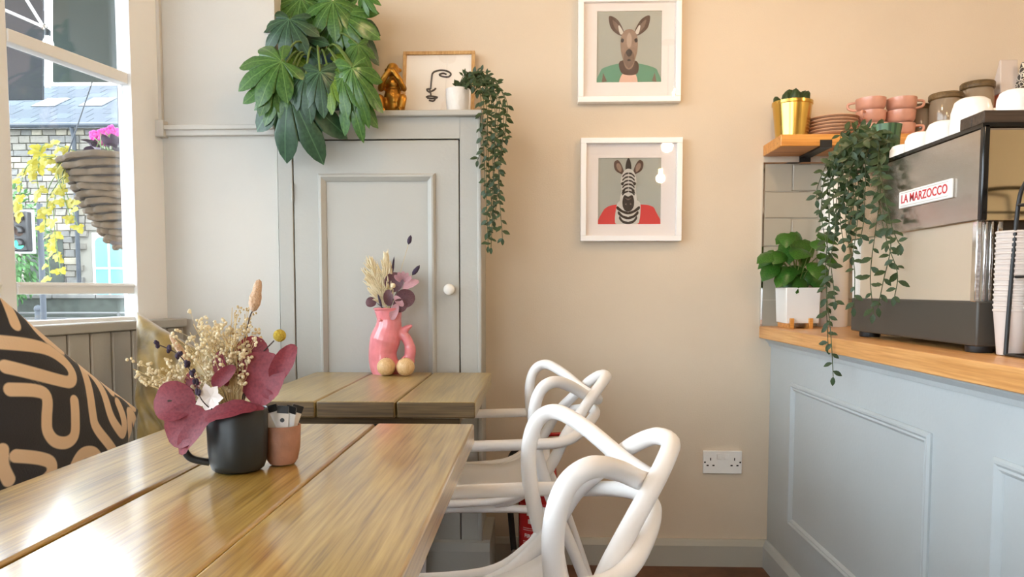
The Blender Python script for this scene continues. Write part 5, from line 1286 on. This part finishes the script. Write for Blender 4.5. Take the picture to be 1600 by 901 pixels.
for s_ in (-1, 1): obj('panel', MB().hexa([Vector((cp.x - .012, cp.y + .05 + s_ * .014, ZT + .001)), Vector((cp.x + .05, cp.y + .05 + s_ * .014, ZT + .001)), Vector((cp.x + .05, cp.y + .05 + s_ * .0132, ZT + .001)), Vector((cp.x - .012, cp.y + .05 + s_ * .0132, ZT + .001)), Vector((cp.x - .012, cp.y + .05 + s_ * .001, ZT + .052)), Vector((cp.x + .05, cp.y + .05 + s_ * .001, ZT + .052)), Vector((cp.x + .05, cp.y + .05 + s_ * .0003, ZT + .052)), Vector((cp.x - .012, cp.y + .05 + s_ * .0003, ZT + .052))]), 'paper', t)

# ================================================================== on the far table
vb = W(606, 587, Z=ZT); VY = vb.y + .070
def V_(px, py, dy=0): return W(px, py, Y=VY + dy)
vc = Vector((V_(606, 580).x, VY, ZT + .001))
mb = MB()
sp = [Vector((vc.x, vc.y, ZT + .003)), V_(600, 568), V_(598, 550), V_(602, 530), V_(607, 512), V_(608, 498), V_(607, 484)]
sp = spline(sp, 6); rs_ = []
kr = VY / F
key = [(0, 23), (6, 23), (12, 22), (18, 24), (24, 20.5), (30, 19), (36, 22)]
for i in range(len(sp)):
    for (a0, r0), (a1, r1) in zip(key, key[1:]):
        if a0 <= i <= a1: rs_.append((r0 + (r1 - r0) * (i - a0) / (a1 - a0)) * kr); break
mb.tube(sp, rs_, 20)
mb.tube(spline([V_(604, 570), V_(622, 574), V_(637, 564), V_(641, 545), V_(634, 527), V_(622, 518), V_(612, 516)], 6), [c * kr for c in ([14] * 8 + [11] * 6 + [9] * 6 + [8] * 6 + [8] * 6 + [10] * 5)], 14)
mb.tube(spline([V_(628, 524), V_(634, 514), V_(644, 508)], 4), [8 * kr, 7.5 * kr, 7 * kr, 6.5 * kr, 6 * kr, 5 * kr, 4 * kr, 3 * kr, 2 * kr], 10)
mb.tube(spline([V_(596, 584), V_(586, 568), V_(578, 552)], 4), [c * kr for c in (6, 7, 7, 6.5, 6, 5, 4, 3, 1.5)], 8)
t = thing('fish_vase', 'glossy pink fish-shaped jug with a looped tail on the far table', 'vase', vc)
o = obj('body', mb, 'pink_glaze', t); rm = o.modifiers.new('one_surface', 'REMESH'); rm.mode = 'VOXEL'; rm.voxel_size = .0025; rm.use_smooth_shade = True; o.modifiers.new('soft', 'SMOOTH').iterations = 4
lip = V_(607, 483); rr = 22 * kr
obj('lip', MB().lathe([(rr * .7, -.02), (rr * 1.0, -.004), (rr * 1.1, .003), (rr * 1.04, .005), (rr * .9, -.002), (rr * .6, -.018)], 24, lip), 'pink_glaze', t, smooth=60)
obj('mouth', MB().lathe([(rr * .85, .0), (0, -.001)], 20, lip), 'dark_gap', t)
for k, (px, py) in enumerate(((576, 555), (578, 563), (581, 571), (585, 578))): obj('fin_spine', MB().tube([V_(590, py + 2), V_(px, py)], [.004, .0015], 6), 'pink_glaze', t, smooth=60)
obj('eye', MB().ball(V_(594, 500, -.04), .005, 10, 8), 'pink_glaze', t, smooth=60)
vm = lip + Vector((0, 0, -.01)); G3 = 'dried flowers in the pink vase'
def plume(label, tipx, tipy, wd, m='cream', seed=1):
    random.seed(seed); t = thing('pampas_plume', label, 'dried flower', vm, G3); tip = V_(tipx, tipy, -.01)
    obj('stem', MB().tube([vm, vm + (tip - vm) * .5], .0015, 6), 'stem_tan', t); mb = MB()
    for k in range(200):
        f = random.uniform(.15, .8); b = vm + (tip - vm) * f; side = random.gauss(0, 1) * wd * math.sin(PI * min(1, f + .1)); e_ = b + (tip - vm) * random.uniform(.15, .25) + Vector((side, random.gauss(0, .008), random.uniform(-.01, .006)))
        mb.tube([b, (b + e_) / 2 + Vector((side * .3, 0, .002)), e_], [.0016, .0030, .0006], 4)
    obj('plume', mb, m, t, kind='stuff', smooth=60)
plume('thick cream plume leaning left in the pink vase', 576, 402, .017, seed=1); plume('cream plume standing upright in the pink vase', 602, 392, .012, seed=2); plume('cream plume drooping at the left side of the pink vase', 572, 428, .015, seed=5)
def vs_(label, stem, lv): sprig('eucalyptus_sprig', label, 'dried flower', [vm] + stem, lv, group=G3)
vs_('mauve leafy sprig on the right of the pink vase', [V_(618, 460), V_(628, 445)], [(V_(618, 470, -.02), V_(648, 462, -.02), RL['mauve'], (0, -1, 0)), (V_(618, 440, 0), V_(630, 428, 0), RL['mauve'], (0, -1, .2)), (V_(628, 450, -.02), V_(654, 438, -.02), RLp, (0, -1, .5)), (V_(614, 480, -.03), V_(636, 474, -.03), RL['mauve'], (.2, -1, 0))])
vs_('mauve leafy sprig in the middle of the pink vase', [V_(612, 455), V_(616, 440)], [(V_(610, 455, -.01), V_(622, 426, -.01), RL['mauve'], (0, -1, 0)), (V_(608, 478, -.02), V_(606, 452, -.02), RLm, (0, -1, 0)), (V_(616, 462, -.03), V_(630, 478, -.035), RLp, (0, -1, .2)), (V_(620, 474, -.035), V_(612, 500, -.045), RLp, (0, -1, .2))])
vs_('small mauve leaf hanging at the left lip of the pink vase', [V_(590, 474)], [(V_(588, 472, -.01), V_(571, 472, -.01), RL['mauve'], (0, -1, .2))])
def budstem(label, tip, base, w_, m):
    t = thing('grass_bud', label, 'dried flower', vm, G3); obj('stem', MB().tube(spline([vm, (vm + base) / 2, base], 4), .0007, 5), 'stem_tan', t)
    ax = tip - base; M3 = frameM(base, ax).to_3x3() @ Matrix.Rotation(R(-90), 3, 'X'); l = ax.length
    obj('bud', MB().lathe([(0, 0), (w_ * .8, l * .2), (w_, l * .45), (w_ * .7, l * .8), (0, l)], 10, base, M=M3), m, t, smooth=60)
budstem('dark grass bud on the tallest thin stem of the pink vase', V_(642, 367), V_(638, 382), .0075, 'lavender'); budstem('dark grass bud leaning right out of the pink vase', V_(656, 414), V_(644, 430), .008, 'lavender')
budstem('slim dark bud low at the front of the pink vase', V_(590, 458, -.03), V_(597, 482, -.03), .004, 'lavender'); budstem('thin lavender tip standing up in the pink vase', V_(616, 400), V_(612, 432), .004, 'lavender')
t = thing('button_flower', 'tiny white button flower at the front of the pink vase', 'dried flower', vm, G3); obj('stem', MB().tube([vm, V_(614, 448, -.03)], .0008, 5), 'stem_tan', t); obj('flower_head', MB().ball(V_(614, 446, -.035), .0085, 12, 8), 'cream', t, smooth=60)
t = thing('shell_flower', 'pale pink papery flower at the right of the pink vase', 'dried flower', vm, G3); obj('stem', MB().tube([vm, V_(630, 432)], .0008, 5), 'stem_tan', t)
for k in range(5): inst('petal', RLp, t, frameM(V_(630, 440, -.01), (math.cos(.5 + k * .5), -.4, math.sin(.5 + k * .5)), up=(0, -1, 0), sc=.036))
for px, lab in ((605, 'left of the two round wooden shakers before the pink vase'), (635, 'right of the two round wooden shakers before the pink vase')):
    b = W(px, 586, Z=ZT); r = .0295; c_ = Vector((b.x, b.y - .014, ZT + r * .97))
    t = thing('wooden_shaker', lab, 'shaker', (c_.x, c_.y, ZT), 'round wooden shakers')
    obj('ball', MB().lathe([(r * .35, -r * .93)] + [(r * math.sin(PI * k / 16), -r * math.cos(PI * k / 16)) for k in range(3, 17)], 28, c_), 'ball_wood', t, smooth=60)
    for k in range(3): obj('pour_hole', MB().lathe([(.0016, 0), (.0016, .0006)], 8, c_ + Vector((.005 * math.cos(k * 2.1), .005 * math.sin(k * 2.1), r * .985))), 'dark_gap', t)

# ------------------------------------------------------------------ pendant lamps (their warm light)
for i, (q, pw) in enumerate(PENDANTS):
    q = Vector(q)
    lab = ['bare filament pendant bulb over the far end of the counter', 'bare filament pendant bulb over the middle of the counter', 'bare filament pendant bulb above the far table', 'bare filament pendant bulb behind the counter', 'bare filament pendant bulb over the near end of the counter'][i]
    t = thing('pendant_lamp', lab, 'lamp', q + Vector((0, 0, .5)), 'filament pendants')
    obj('glass', MB().lathe([(.0, -.05), (.02, -.045), (.036, -.02), (.036, 0), (.025, .03), (.014, .055), (.013, .06)], 18, q), 'glass', t, smooth=60)
    obj('filament', MB().tube(spline([q + Vector((-.012, 0, .02)), q + Vector((-.01, 0, -.03)), q + Vector((0, 0, .015)), q + Vector((.01, 0, -.03)), q + Vector((.012, 0, .02))], 5), .003, 6), 'filament', t)
    obj('socket', MB().lathe([(.014, .056), (.019, .062), (.019, .11), (.006, .125)], 16, q), 'brass', t, smooth=40)
    obj('cord', MB().tube([q + Vector((0, 0, .12)), (q.x, q.y, CEIL - .02)], .003, 6), 'black', t)
    obj('ceiling_rose', MB().lathe([(.045, 0), (.045, .012), (.03, .02)], 18, (q.x, q.y, CEIL - .02)), 'brass', t, smooth=40)
    ld = bpy.data.lights.new('pendant_light', 'POINT'); ld.energy = pw; ld.color = WARM; ld.shadow_soft_size = .035
    lo = bpy.data.objects.new('pendant_light', ld); col.objects.link(lo); lo.location = q + Vector((0, 0, -.06)) - rootloc(t); lo.parent = t
